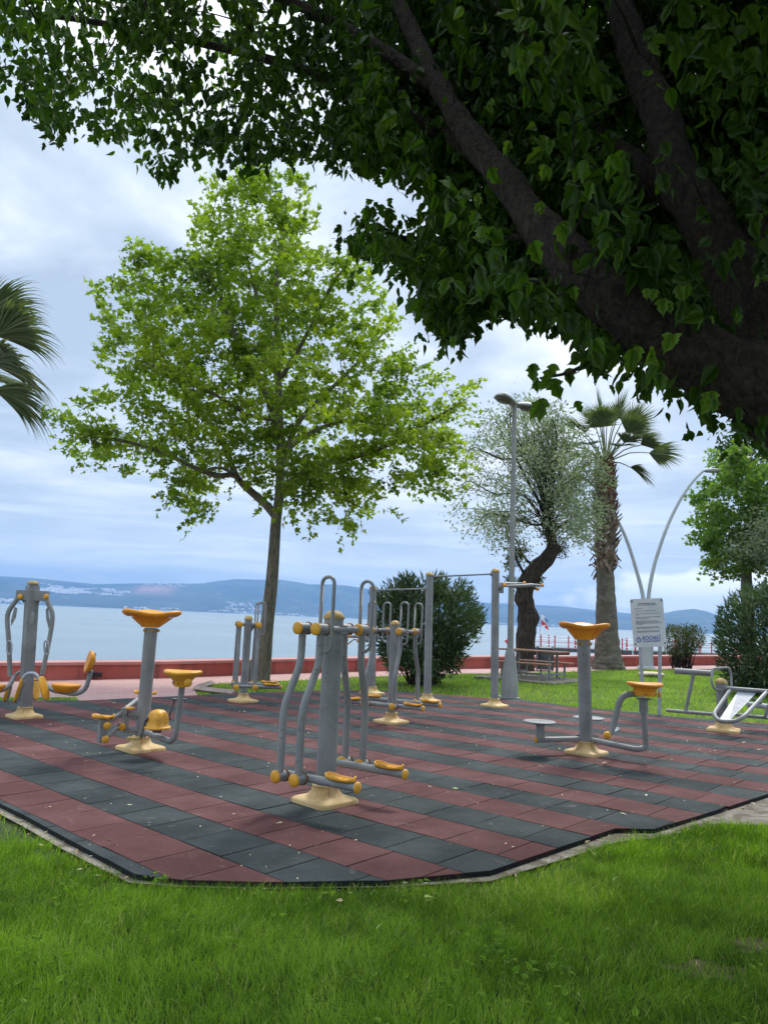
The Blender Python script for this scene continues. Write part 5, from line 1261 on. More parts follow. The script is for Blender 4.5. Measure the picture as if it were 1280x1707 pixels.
# ---------- the slim plane tree in the middle distance
def plane_tree():
    g = gpt(437, 1133); Y = g.y
    T = thing('plane_tree', 'tall bright green plane tree with slim trunk and wide airy crown, left of centre', 'tree', g, 0)
    crop = [(650, 1050), (700, 1050), (760, 1085), (850, 1110), (890, 1095), (860, 1040), (950, 1040), (1040, 1060), (1070, 1010), (1000, 960), (1080, 960), (1140, 985), (1200, 1015), (1240, 930), (1180, 880), (1230, 800), (1278, 660), (1200, 690), (1100, 610), (1040, 580), (960, 560), (975, 480), (1038, 460), (980, 440), (990, 360), (930, 310), (830, 270), (765, 250), (785, 150), (730, 125), (750, 60), (700, 15), (650, 20), (560, 40), (470, 90), (425, 140), (430, 190), (400, 210), (410, 290), (380, 305), (340, 290), (290, 252), (210, 290), (215, 340), (100, 380), (130, 470), (190, 525), (120, 550), (140, 620), (225, 670), (205, 700), (130, 700), (60, 750), (5, 800), (30, 880), (100, 900), (190, 940), (260, 880), (330, 880), (300, 930), (340, 1000), (310, 1050), (380, 1105), (470, 1040), (480, 955), (560, 955), (630, 1000)]
    poly = [(100 + x / 1.829, 280 + y / 1.829) for x, y in crop]
    def p(x, y, d=0): return pix(x, y, Y + d)
    trunk = smooth_path([g + Vector((0, 0, -.1)), p(441, 1090), p(445, 1040), p(452, 980), p(456, 930), p(460, 870), p(466, 820), p(467, 740), p(464, 640), p(462, 560), p(460, 480), p(470, 400), p(478, 330)], 4)
    nT = len(trunk); rad = [max(.02, (.22 if i == 0 else .185) * (1 - i / nT) ** .8 + .015) for i in range(nT)]; rad[1] = .20
    mb = MB(); mb.tube(trunk, rad, 16, caps=False)
    mb.tube([g + Vector((-.42, -.05, -.08)), g + Vector((-.22, 0, .45)), p(438, 1075)], [.13, .10, .05], 8)
    tk = mb.build('trunk', M_barkp, T)
    nodes = [(q, r_) for q, r_ in zip(trunk[14:], rad[14:])]
    limbs = [([(461, 862), (440, 838), (410, 812), (392, 790), (375, 745), (345, 700), (300, 640), (250, 560), (210, 500)], 1.2, .12),
             ([(392, 790), (350, 790), (260, 750), (180, 730), (130, 725)], -1.6, .07),
             ([(466, 822), (490, 800), (530, 775), (590, 762), (650, 740), (720, 700), (770, 670)], -1.4, .10),
             ([(467, 780), (500, 700), (560, 640), (610, 590), (650, 540)], 1.6, .08),
             ([(466, 720), (440, 650), (400, 580), (370, 500), (330, 440)], -1.5, .08),
             ([(463, 640), (510, 560), (550, 480), (580, 440)], -1.2, .06), ([(462, 590), (430, 500), (410, 420), (400, 370)], 1.4, .06),
             ([(466, 800), (480, 790), (520, 800), (570, 830), (610, 850)], 1.8, .06), ([(400, 800), (370, 780), (330, 790), (310, 830)], 1.5, .05), ([(467, 760), (520, 720), (600, 700), (700, 740), (740, 790)], 2.0, .07), ([(467, 700), (410, 690), (330, 640), (230, 600)], -2.2, .06)]
    mb = MB(); LIMBP = []
    for pts, d, r_ in limbs:
        n = len(pts); P_ = smooth_path([p(x, y, d * (i / (n - 1)) ** .8) for i, (x, y) in enumerate(pts)], 3)
        rr = [r_ * (1 - .85 * i / len(P_)) + .008 for i in range(len(P_))]; mb.tube(P_, rr, 8, caps=False); nodes += [(q, a) for q, a in zip(P_, rr)]; LIMBP += [list(q) for q in P_[int(len(P_) * .45):]]
    C, ed = clumps_in(poly, 560, Y, 2.9, 24, seed=5); LC = []
    Cs, ed2 = clumps_in(poly, 420, Y, 2.2, 9, seed=15)
    # free young shoots poking out all round the crown
    sh = []; shd = []; pa = np.array(poly); cen = pa.mean(0)
    for k in range(330):
        i = rng.integers(len(poly)); a, b_ = pa[i - 1], pa[i]; q = a + (b_ - a) * rng.random(); L = rng.uniform(.25, .75); o2 = (q - cen) / np.linalg.norm(q - cen); dep = rng.normal() * .8
        s3 = to3(q[0] - o2[0] * 14, q[1] - o2[1] * 14, Y + dep); dv = unit(np.array([[o2[0] + rng.normal() * .4, rng.normal() * .4, -o2[1] * .8 + .45 + rng.normal() * .3]]))[0]
        for j in range(11): u = j / 10; sh.append(s3 + dv * L * u + rng.normal(size=3) * .07 * (1.1 - u)); shd.append(dv + rng.normal(size=3) * .8)
    twigs(mb, nodes, [Vector(c) for c in C[::1]], .016, seg=4, n=4); mb.build('branches', M_barkp, T)
    P1, q, idx = fill(C, 50, 0.44, .5); P2, q2, _ = fill(Cs, 26, .25, .7); P3, _, _ = fill(np.array(LIMBP), 40, .38, .7); P_ = np.concatenate([P1, P2, P3])
    uv = to2(P_); k = np.ones(len(P_), bool)
    # airy gaps between the boughs
    gap = vnoise(P_, 1.15, 61) * .5 + vnoise(P_, 2.6, 62) * .5; k &= ~((gap < .37) & (rng.random(len(P_)) < .8)); P_ = np.concatenate([P_[k], np.array(sh)])
    D = np.c_[rng.normal(size=(len(P_), 2)) * .9, rng.normal(size=len(P_)) * .55 - .2]; D[-len(sh):] = np.array(shd)
    leaf_mesh('foliage', P_, D, rng.uniform(.075, .17, len(P_)), PLN, tint_for(P_, None, 3, .03, .3, .8), M_plane, T, (0, 0, 1), 1.2)
plane_tree()

# ---------- the big tree overhead
def big_tree():
    T = thing('box_elder_tree', 'huge dark tree overhanging from the right with thick limbs and drooping leaves', 'tree', (3.05, 3.9, GX * 3), 0)
    def p(x, y, d): return pix(x, y, d)
    mb = MB(); nodes = []
    main = [Vector((3.2, 4.0, -.1)), Vector((3.1, 3.95, .5)), Vector((2.95, 3.85, 1.3)), Vector((2.6, 3.75, 1.95)), p(1420, 800, 3.6), p(1290, 668, 3.6), p(1170, 602, 3.65), p(1060, 535, 3.75), p(985, 468, 3.9), p(905, 385, 4.15), p(835, 290, 4.4), p(775, 215, 4.65), p(735, 150, 4.9), p(690, 60, 5.2), p(640, -60, 5.6), p(590, -200, 6.1)]
    P_ = smooth_path(main, 5); n = len(P_); P_main = list(P_)
    rp = [.40, .36, .34, .30, .235, .185, .165, .14, .128, .11, .092, .08, .072, .063, .05, .04]
    rr = [float(np.interp(i / 5, range(16), rp)) * (1 + .05 * math.sin(i * 1.7) + .03 * math.sin(i * 4.1)) for i in range(n)]
    # knobbly bark: vary the ring outline
    def rough(P_, rr, seed, n=56):
        P0 = P_; P_ = smooth_path(P_, 4); rr = [float(np.interp(i / 4, range(len(rr)), rr)) for i in range(len(P_))]
        m2 = MB(); m2.tube(P_, rr, n, caps=False); V = np.array(m2.v); ctr = np.repeat(np.array([list(q) for q in P_]), n, 0); r0 = V - ctr
        an_ = np.tile(np.arange(n) * 2 * PI / n, len(P_)); al = np.repeat(np.arange(len(P_)) * .09, n)
        f = 1 + .26 * (vnoise(V, 5, seed) - .5) + .14 * (vnoise(np.c_[np.cos(an_) * 4.5, np.sin(an_) * 4.5, al * 3.0], 1, seed + 1) - .5) + .10 * (vnoise(np.c_[np.cos(an_) * 9, np.sin(an_) * 9, al * 9], 1, seed + 2) - .5); V = ctr + r0 * f[:, None]; mb.add(V.tolist(), m2.f, True)
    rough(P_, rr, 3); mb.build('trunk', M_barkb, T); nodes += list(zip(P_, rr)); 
    mb = MB()
    THIN = []
    limbs = [([p(1330, 730, 3.7), p(1262, 600, 3.85), p(1235, 480, 4.0), p(1185, 380, 4.1), p(1130, 290, 4.25), p(1095, 180, 4.5), p(1055, 80, 4.8), p(1020, -30, 5.1), p(980, -180, 5.6)], [.18, .17, .155, .14, .125, .115, .105, .095, .08]),
             ([p(1150, 330, 4.3), p(1060, 280, 4.7), p(990, 230, 5.1), p(940, 180, 5.4), p(880, 90, 5.8), p(800, -30, 6.4)], [.12, .105, .09, .08, .065, .05]),
             ([p(1235, 480, 4.1), p(1300, 330, 4.0), p(1330, 180, 4.2), p(1340, 20, 4.6)], [.13, .12, .10, .08]),
             ([p(830, 285, 4.5), p(700, 200, 5.2), p(520, 120, 5.9), p(330, 70, 6.4), p(120, 30, 6.8), p(-80, 10, 7.0)], [.06, .055, .045, .035, .028, .02]),
             ([p(735, 150, 4.9), p(600, 60, 5.2), p(430, -20, 5.5), p(200, -80, 5.7), p(-60, -80, 5.9)], [.055, .05, .04, .03, .02]),
             ([p(905, 385, 4.2), p(830, 400, 4.7), p(740, 400, 5.2), p(660, 395, 5.6), p(600, 400, 5.8)], [.03, .025, .02, .014, .008]),
             ([p(960, 450, 4.0), p(890, 470, 4.5), p(800, 490, 5.0), p(740, 510, 5.2)], [.028, .022, .015, .01]),
             ([p(1060, 540, 3.7), p(1000, 590, 3.8), p(950, 620, 4.0), p(900, 630, 4.2)], [.018, .014, .010, .006])]
    for pts, rs in limbs:
        if pts is limbs[0][0]: P_two = smooth_path(pts, 4)
        Q = smooth_path(pts, 4); r2 = [float(np.interp(i / 4, range(len(rs)), rs)) for i in range(len(Q))]
        if rs[0] > .1: rough(Q, r2, 9, 44)
        else: mb.tube(Q, r2, 8, caps=False)
        if rs[0] < .035: THIN += [list(q) for q in Q[len(Q) // 4:]]
        nodes += list(zip(Q, r2))
    # ---- leafy mass. Outline of the foliage underside as seen from the path
    edge = [(-700, 60), (-300, 120), (0, 150), (30, 165), (62, 205), (100, 225), (125, 195), (150, 215), (182, 240), (215, 235), (250, 290), (285, 300), (322, 262), (385, 285), (430, 268), (470, 268), (510, 262), (560, 282), (620, 285), (660, 300), (695, 300), (700, 350), (715, 385), (690, 388), (640, 372), (600, 375), (565, 398), (600, 425), (650, 438), (690, 480), (705, 530), (740, 570), (765, 575), (790, 540), (830, 522), (870, 535), (895, 528), (935, 545), (970, 572), (1005, 600), (1045, 612), (1078, 650), (1140, 655), (1190, 690), (1235, 700), (1280, 740), (1420, 800), (1700, 820), (2200, 600), (2200, -900), (-700, -900)]
    holes = [([(350, -30), (382, 10), (395, 50), (372, 48), (345, 20)], .93), ([(415, -20), (520, -20), (500, 22), (440, 50), (425, 20)], .6), ([(420, 55), (445, 60), (452, 110), (430, 100)], .5), ([(155, 40), (200, 40), (195, 80), (165, 70)], .5), ([(40, 50), (75, 50), (85, 75), (55, 78)], .6), ([(425, 65), (450, 60), (455, 105), (435, 100)], .6), ([(1130, -20), (1250, -20), (1240, 30), (1160, 50)], .35)]
    area = []
    # layers of leaf sprays at their own distances: near ones big, far ones small
    C = []; 
    def layer(n, d0, d1, box, minedge, dl=0):
        x0, x1, y0, y1 = box; Q = np.c_[rng.uniform(x0, x1, n), rng.uniform(y0, y1, n)]
        k = inpoly(Q, edge) & (edge_dist(Q, edge) > minedge); Q = Q[k]
        dep = rng.uniform(d0, d1, len(Q)) - np.clip((Q[:, 0] - 600) / 700, 0, 1) * dl
        return to3(Q[:, 0], Q[:, 1], dep)
    C.append(layer(1500, 4.9, 7.4, (-500, 760, -300, 320), 14))
    C.append(layer(800, 4.6, 6.8, (560, 1000, 100, 600), 14))
    C.append(layer(900, 4.3, 7.5, (700, 1700, -300, 660), 22))
    C.append(layer(3600, 5.5, 9.5, (600, 1500, -200, 640), 45))
    C.append(layer(60, 3.3, 3.9, (880, 1280, 380, 690), 18))
    C.append(layer(70, 3.0, 3.8, (760, 1500, 0, 560), 40))
    C.append(layer(700, 4.5, 8.0, (-700, 2000, -900, -60), 10))
    low_shade = np.c_[rng.uniform(-3.5, 5.5, 1500), rng.uniform(-2.5, 5.0, 1500), rng.uniform(3.9, 6.2, 1500)]; low_shade = low_shade[((low_shade[:, 0] > 0) | (rng.random(1500) < .4)) & ((low_shade[:, 1] > 1.0) | (rng.random(1500) < .25))]  # unseen leaf clumps added round the camera to shade the crown inside
    u_ = to2(low_shade); vis = (low_shade[:, 1] > .5) & (u_[:, 0] > -30) & (u_[:, 0] < 1310) & (u_[:, 1] > -30); C.append(low_shade[~vis])
    C.append(np.repeat(np.array(THIN), 2, 0)); NB = sum(len(c) for c in C)
    up_ = np.c_[rng.uniform(-.5, 8, 1500), rng.uniform(-2, 9, 1500), rng.uniform(5.5, 9.5, 1500)]; uu = to2(up_); ok = (inpoly(uu, edge) & (edge_dist(uu, edge) > 40)) | (uu[:, 1] < -60) | (up_[:, 1] < .5); C.append(up_[ok])  # oversized upper leaf clumps added to block sky light from overhead
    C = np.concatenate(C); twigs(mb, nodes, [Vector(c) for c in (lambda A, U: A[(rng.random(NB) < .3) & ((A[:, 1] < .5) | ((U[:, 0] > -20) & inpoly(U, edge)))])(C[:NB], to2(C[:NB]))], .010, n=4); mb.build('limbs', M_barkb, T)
    P_, q, idx = fill(C, 17, np.where(np.arange(len(C)) < NB, .21, .42), 1.0)
    uv = to2(P_); front = P_[:, 1] > .5; ins = inpoly(uv, edge); ed = edge_dist(uv, edge)
    infr = front & (uv[:, 0] > -80) & (uv[:, 0] < 1360) & (uv[:, 1] > -80)
    k = ~infr | (ins & (ed > 10)) | ((ed < 10) & (rng.random(len(P_)) < .35)); k &= ~(infr & (uv[:, 1] > 720))
    for h, pr in holes: 
        hh = inpoly(uv, h) & front; k &= ~(hh & (rng.random(len(P_)) < pr))
    # thin chinks of sky
    ch = vnoise(P_, 3.2, 71); k &= ~((ch < .24) & (uv[:, 0] < 720) & (rng.random(len(P_)) < .75))
    dist = np.linalg.norm(P_ - np.array([0, 0, CH]), axis=1); k &= dist > 2.4
    # the two thick limbs stay mostly bare on the side that faces the path
    for ln_, w_ in ((P_main, 62), (P_two, 62)):
        L2 = to2(np.array([list(q) for q in ln_])); dl = np.array([q.length for q in ln_]); sel = (L2[:, 0] > 560) & (L2[:, 0] < 1400); L2, dl = L2[sel], dl[sel]
        dd = np.linalg.norm(uv[:, None, :] - L2[None], axis=2); j = dd.argmin(1); near = (dd.min(1) < w_) & (np.linalg.norm(P_, axis=1) < dl[j] + .1) & front
        k &= ~(near & (rng.random(len(P_)) < .93))
    P_ = P_[k]; n = len(P_)
    D = np.c_[rng.normal(size=(n, 2)) * .55, -.9 + .35 * rng.normal(size=n)]
    D_ = np.linalg.norm(P_ - np.array([0, 0, CH]), axis=1); sz = rng.uniform(.06, .112, n) * np.where(idx[k] >= NB, 2.1, 1.0) * np.where((uv[k][:, 0] > 650) & (D_ < 5.5), 1.12, 1.0)
    # hanging shoots along the lower edge
    ch_, chd = [], []; ea = np.array(edge[:-4])
    for q_ in range(150):
        i = rng.integers(3, 48); a, b_ = ea[i - 1], ea[min(i, len(ea) - 1)]; e = a + (b_ - a) * rng.random(); dep = rng.uniform(5, 6.4) - np.clip((e[0] - 600) / 700, 0, 1) * 1.9
        s3 = to3(e[0], e[1] - 34, dep); L = rng.uniform(.1, .26); sd = rng.normal(size=2) * .25
        for j in range(7): u = j / 6; ch_.append(s3 + np.array([sd[0] * L * u, sd[1] * L * u, -L * u]) + rng.normal(size=3) * .025); chd.append([rng.normal() * .6, rng.normal() * .6, -1])
    P_ = np.concatenate([P_, np.array(ch_)]); D = np.concatenate([D, np.array(chd)]); sz = np.concatenate([sz, rng.uniform(.055, .095, len(ch_))])
    hf = rng.random(len(P_)) < .55; tn_ = tint_for(P_, None, 8, .0, .3, 1.4)
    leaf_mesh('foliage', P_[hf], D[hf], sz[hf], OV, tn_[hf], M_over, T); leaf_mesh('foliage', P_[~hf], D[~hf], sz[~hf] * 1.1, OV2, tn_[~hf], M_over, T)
    # pale fresh sprays hanging in front of the limbs
    sp = [(940, 390, 3.55, .10), (905, 250, 3.7, .09), (930, 95, 3.6, .10), (880, 105, 3.7, .09), (790, 350, 4.0, .08), (815, 190, 3.9, .07), (925, 255, 3.6, .08), (1135, 500, 3.2, .08), (1110, 520, 3.2, .08), (1085, 498, 3.2, .07), (1178, 552, 3.1, .06), (1120, 575, 3.15, .08), (1060, 600, 3.3, .08), (1090, 600, 3.2, .07), (1270, 480, 3.1, .055), (1233, 540, 3.1, .05), (905, 300, 3.7, .09), (940, 170, 3.7, .1), (850, 260, 3.8, .08), (1100, 640, 3.3, .07), (1185, 690, 3.3, .07), (1180, 678, 3.35, .06), (900, 355, 3.7, .08), (968, 340, 3.6, .085),
          (890, 632, 4.1, .085), (915, 655, 4.1, .09), (908, 690, 4.1, .10), (925, 632, 4.1, .07), (950, 640, 4.05, .08), (895, 655, 4.15, .055), (967, 690, 4.0, .07), (757, 585, 4.6, .06), (580, 370, 5.6, .05), (598, 385, 5.6, .05), (570, 405, 5.6, .05)]
    PP = np.array([list(pix(x + random.uniform(-8, 8), y - 22 + random.uniform(-6, 6), d)) for x, y, d, s_ in sp for _ in range(2)]); SS = np.array([s_ * (1.35 if y_ > 560 else .95) * random.uniform(.75, 1.15) for x_, y_, d_, s_ in sp for _ in range(2)])
    D = np.c_[rng.normal(size=(len(PP), 2)) * .35, -np.ones(len(PP))]
    leaf_mesh('hanging_leaves', PP, D, SS, OV2, rng.uniform(.6, 1, len(PP)), M_over, T, (0, -1, .2), 1.6)
big_tree()

# ---------- generic narrow-leaved bush
def bush(name, label, cat, foot, poly, depth, nl, L, mat, stems, tmpl=LAN, seed=1, cl=260, rad=.30, stemr=.018, tb=0.05, upb=.5, group=None):
    g = gpt(*foot); Y = g.y; T = thing(name, label, cat, g, 0, group)
    C, ed = clumps_in(poly, cl, Y, depth, 6, seed=seed)
    mb = MB(); r_ = random.Random(seed)
    for c in C[:stems]:
        b_ = g + Vector((r_.uniform(-.35, .35), r_.uniform(-.3, .3), -.03)); c = Vector(c); m_ = b_.lerp(c, .5) + Vector((0, 0, .12)) - (c - b_) * Vector((.12, .12, 0)).length * 0
        mb.tube([b_, b_.lerp(m_, .5) + Vector((r_.uniform(-.05, .05), 0, .05)), m_, c], [stemr, stemr * .85, stemr * .6, stemr * .3], 5, caps=False)
    mb.build('stems', M_barkd, T)
    P_, q, idx = fill(C, nl / cl, rad, 1.0); uv = to2(P_); k = inpoly(uv, poly) | (edge_dist(uv, poly) < 7 * rng.random(len(P_))); P_, q = P_[k], q[k]
    ctr = P_.mean(0); D = unit(P_ - ctr - np.array([0, 0, -.3])) * .6 + rng.normal(size=P_.shape) * .55 + np.array([0, 0, upb])
    leaf_mesh('foliage', P_, D, rng.uniform(.7, 1.25, len(P_)) * L, tmpl, tint_for(P_, None, seed + 20, tb, .3, 1.6), mat, T)
    return T
bush('oleander_bush', 'rounded dark oleander bush behind the pull-up bars', 'bush', (703, 1139),
     [(655, 1118), (632, 1090), (622, 1070), (622, 1040), (620, 1010), (618, 990), (632, 978), (655, 968), (672, 960), (680, 957), (690, 963), (715, 965), (735, 962), (760, 970), (778, 975), (793, 985), (803, 1010), (808, 1020), (803, 1045), (795, 1070), (775, 1090), (765, 1110), (745, 1128), (725, 1136), (690, 1136), (670, 1130)], 1.35, 12000, .19, M_ole, 110, seed=3, cl=420, rad=.26)
bush('oleander_bush', 'big dark oleander bush at the right edge behind the sit-up bench', 'bush', (1262, 1156),
     [(1215, 1150), (1205, 1125), (1200, 1090), (1195, 1060), (1200, 1040), (1205, 1015), (1215, 1000), (1235, 985), (1260, 978), (1290, 968), (1340, 965), (1390, 985), (1420, 1030), (1430, 1090), (1400, 1150), (1300, 1165)], 1.4, 14000, .19, M_ole, 130, seed=9, cl=460, rad=.27)
bush('small_bush', 'small flat-topped bush with bare stems just right of the rules sign', 'bush', (1137, 1114),
     [(1110, 1075), (1104, 1055), (1108, 1043), (1130, 1039), (1155, 1041), (1172, 1048), (1177, 1060), (1170, 1075), (1160, 1088), (1140, 1100), (1120, 1104), (1108, 1100)], .9, 4600, .09, M_bush, 60, tmpl=LANW, seed=14, cl=200, rad=.22, stemr=.022)

# ---------- silvery tree with the dark bent trunk
def silver_tree():
    g = gpt(874, 1116); Y = g.y; T = thing('willow_tree', 'silvery narrow-leaved tree with thick dark bent trunk behind the straight street lamp', 'tree', g, 0)
    def p(x, y, d=0): return pix(x, y, Y + d)
    pts = [(874, 1122), (875, 1095), (876, 1060), (880, 1030), (876, 1010), (872, 995), (880, 968), (893, 948), (912, 930), (922, 912), (917, 890), (914, 868)]
    rr_ = [.36, .32, .33, .35, .29, .30, .31, .29, .27, .24, .18, .12]
    P_ = smooth_path([p(*q) for q in pts], 4); rr = [float(np.interp(i / 4, range(12), rr_)) for i in range(len(P_))]
    m2 = MB(); m2.tube(P_, rr, 22, caps=False); V = np.array(m2.v); ctr = np.repeat(np.array([list(q) for q in P_]), 22, 0)
    V = ctr + (V - ctr) * (1 + .38 * (vnoise(V, 3.2, 5) - .5) + .15 * (vnoise(V, 8, 6) - .5))[:, None]; mb = MB(); mb.add(V.tolist(), m2.f); mb.build('trunk', M_barkd, T)
    mb = MB(); LP = []; LD = []; r_ = random.Random(4)
    tips = []
    outer = [(800, 760), (790, 800), (800, 850), (815, 720), (830, 690), (850, 705), (868, 680), (890, 690), (910, 700), (935, 700), (955, 725), (975, 750), (985, 790), (990, 840), (975, 880), (960, 860), (830, 880), (785, 865), (820, 800), (840, 740), (870, 730), (900, 730), (930, 760), (950, 800), (940, 840), (860, 800), (890, 770), (915, 760)]
    starts = [(914, 868), (917, 890), (912, 875), (920, 900)]
    for k in range(100):
        o = outer[k % len(outer)]; tx, ty = o[0] + r_.uniform(-16, 16), o[1] + r_.uniform(-18, 18); d = r_.uniform(-3.0, 3.0) if k > 8 else 0
        s0 = starts[k % 4]; a = p(s0[0] + r_.uniform(-3, 3), s0[1] + r_.uniform(-35, 10)); b_ = p(tx, ty, d * min(1, abs(tx - 905) / 70 + .4)); side = (b_ - a); mid = a + side * .45 + Vector((-side.x * .10, -side.y * .10, abs(side.z) * .05 + .15))
        mid += Vector((r_.gauss(0, .22), r_.gauss(0, .22), r_.gauss(0, .22))); Q = smooth_path([a, mid, mid.lerp(b_, .5) + Vector((r_.gauss(0, .14), r_.gauss(0, .14), r_.gauss(0, .14))), b_, b_ + Vector((side.x * .12, side.y * .1, -.35))], 6); r0 = .045 if k < 10 else .014
        mb.tube(Q, [r0 * (1 - .9 * i / len(Q)) + .004 for i in range(len(Q))], 5, caps=False)
        for i in range(5, len(Q)):
            fr_ = i / len(Q); nn = int((4 + 9 * fr_) * (1.25 if tx > 880 else .75))
            for _ in range(nn):
                off = Vector((r_.gauss(0, .20), r_.gauss(0, .20), r_.gauss(0, .20))) * (0.5 + .5 * fr_); LP.append(Q[i] + off); LD.append(off * 2 + (Q[min(i + 1, len(Q) - 1)] - Q[i - 1]) * .8 + Vector((0, 0, .05)))
    for (a, b_, d) in (((893, 948), (862, 905), .4), ((878, 965), (850, 885), -.4), ((870, 930), (840, 870), .6)):
        Q = smooth_path([p(*a), p((a[0] + b_[0]) / 2 - 6, (a[1] + b_[1]) / 2, d), p(*b_, d), p(b_[0] - 12, b_[1] - 25, d)], 4); mb.tube(Q, [.06 * (1 - .8 * i / len(Q)) for i in range(len(Q))], 6, caps=False)
        for i in range(5, len(Q)):
            for _ in range(40): off = Vector((r_.gauss(0, .3), r_.gauss(0, .3), r_.gauss(0, .35))); LP.append(Q[i] + off); LD.append(off)
    mb.build('branches', M_barkd, T)
    LP = np.array([list(q) for q in LP]); LD = np.array([list(q) for q in LD]) + rng.normal(size=(len(LP), 3)) * .25
    leaf_mesh('silver_foliage', LP, LD, rng.uniform(.09, .18, len(LP)), LANW, tint_for(LP, None, 41, .12, .3, .7), M_silver, T)
    # darker ivy-like tufts on the bent trunk
    CC = []; 
    for (x, y, s_) in ((858, 928, .42), (870, 918, .38), (850, 940, .28), (930, 905, .42), (936, 920, .34), (915, 895, .42), (925, 880, .3), (862, 975, .26), (890, 975, .22), (905, 880, .36), (898, 965, .2), (850, 968, .2)):
        c = np.array(list(p(x, y, r_.uniform(-.25, .1)))); q = unit(rng.normal(size=(150, 3))) * (rng.random(150) ** .5)[:, None] * s_; CC.append(c + q)
    CC = np.concatenate(CC); leaf_mesh('green_foliage', CC, rng.normal(size=CC.shape) + np.array([0, 0, .3]), rng.uniform(.09, .16, len(CC)), LANW, tint_for(CC, None, 47, .2, .3, 2), M_bush, T)
silver_tree()

# ---------- palms
def fan(mb_l, mb_p, base, hub, L, spread=2.1, nl=58, droop=.5, roll=0.0, tt=None, twist=0.0, seed=0):
    """one palm fan: arched petiole and long narrow segments round its tip"""
    r_ = random.Random(seed); base, hub = Vector(base), Vector(hub); d = (hub - base); ln = d.length; dn = d.normalized()
    mid = base.lerp(hub, .5) + Vector((0, 0, ln * .10)); Q = [base, base.lerp(mid, .6), mid, mid.lerp(hub, .6) + Vector((0, 0, ln * .02)), hub]
    mb_p.tube(Q, [.035, .028, .024, .02, .018], 6, caps=False)
    ax = (hub - Q[3]).normalized(); up = Vector((0, 0, 1)) if abs(ax.z) < .93 else Vector((1, 0, 0)); side = ax.cross(up).normalized(); up = side.cross(ax).normalized()
    side, up = side * math.cos(roll) + up * math.sin(roll), up * math.cos(roll) - side * math.sin(roll)
    for k in range(nl):
        f = (k / (nl - 1) - .5) * 2; an = f * spread * (1 + r_.uniform(-.02, .02)); le = L * (1 - .28 * abs(f) ** 2) * r_.uniform(.85, 1.08)
        dr = (ax * math.cos(an) + side * math.sin(an) + up * (.22 * abs(f) + r_.uniform(-.05, .08))).normalized(); wv = dr.cross(up).normalized()
        w0 = L * .024; pts = []; N_ = 7; pos = Vector(hub); dd = Vector(dr); 
        for i in range(N_ + 1):
            u = i / N_; ww = w0 * (.35 + 1.6 * u if u < .4 else 1 * (1 - (u - .4) / .6) ** 1.5 + .03); fold = up * ww * .5
            pts.append((pos - wv * ww + fold, pos.copy(), pos + wv * ww + fold)); dd = (dd + Vector((0, 0, -1)) * droop * (u ** 1.6) * .42 * r_.uniform(.7, 1.3)).normalized(); pos = pos + dd * le / N_
        vs = [q for t3 in pts for q in t3]; fs = []
        for i in range(N_): fs += [(i * 3, i * 3 + 1, i * 3 + 4, i * 3 + 3), (i * 3 + 1, i * 3 + 2, i * 3 + 5, i * 3 + 4)]
        mb_l.add(vs, fs, False); tt += [min(1, max(0, (.35 + .4 * r_.random()) + (.25 if r_.random() < .12 else 0)))] * len(vs)
def fronds_to(T, specs, name='fronds'):
    L_, P_ = MB(), MB(); tt = []
    for i, (b_, h, L, sp_, dr, ro) in enumerate(specs): fan(L_, P_, b_, h, L, sp_, droop=dr, roll=ro, tt=tt, seed=i)
    P_.build('petioles', M_petiole, T); o = L_.build(name, M_palm, T); at = o.data.color_attributes.new('tint', 'FLOAT_COLOR', 'POINT'); a = np.ones((len(tt), 4), np.float32); a[:, :3] = np.array(tt)[:, None]; at.data.foreach_set('color', a.ravel())
M_petiole = simple('petiole_green', (0.10, 0.12, 0.04), (0.17, 0.18, 0.07), 4, 0.5)
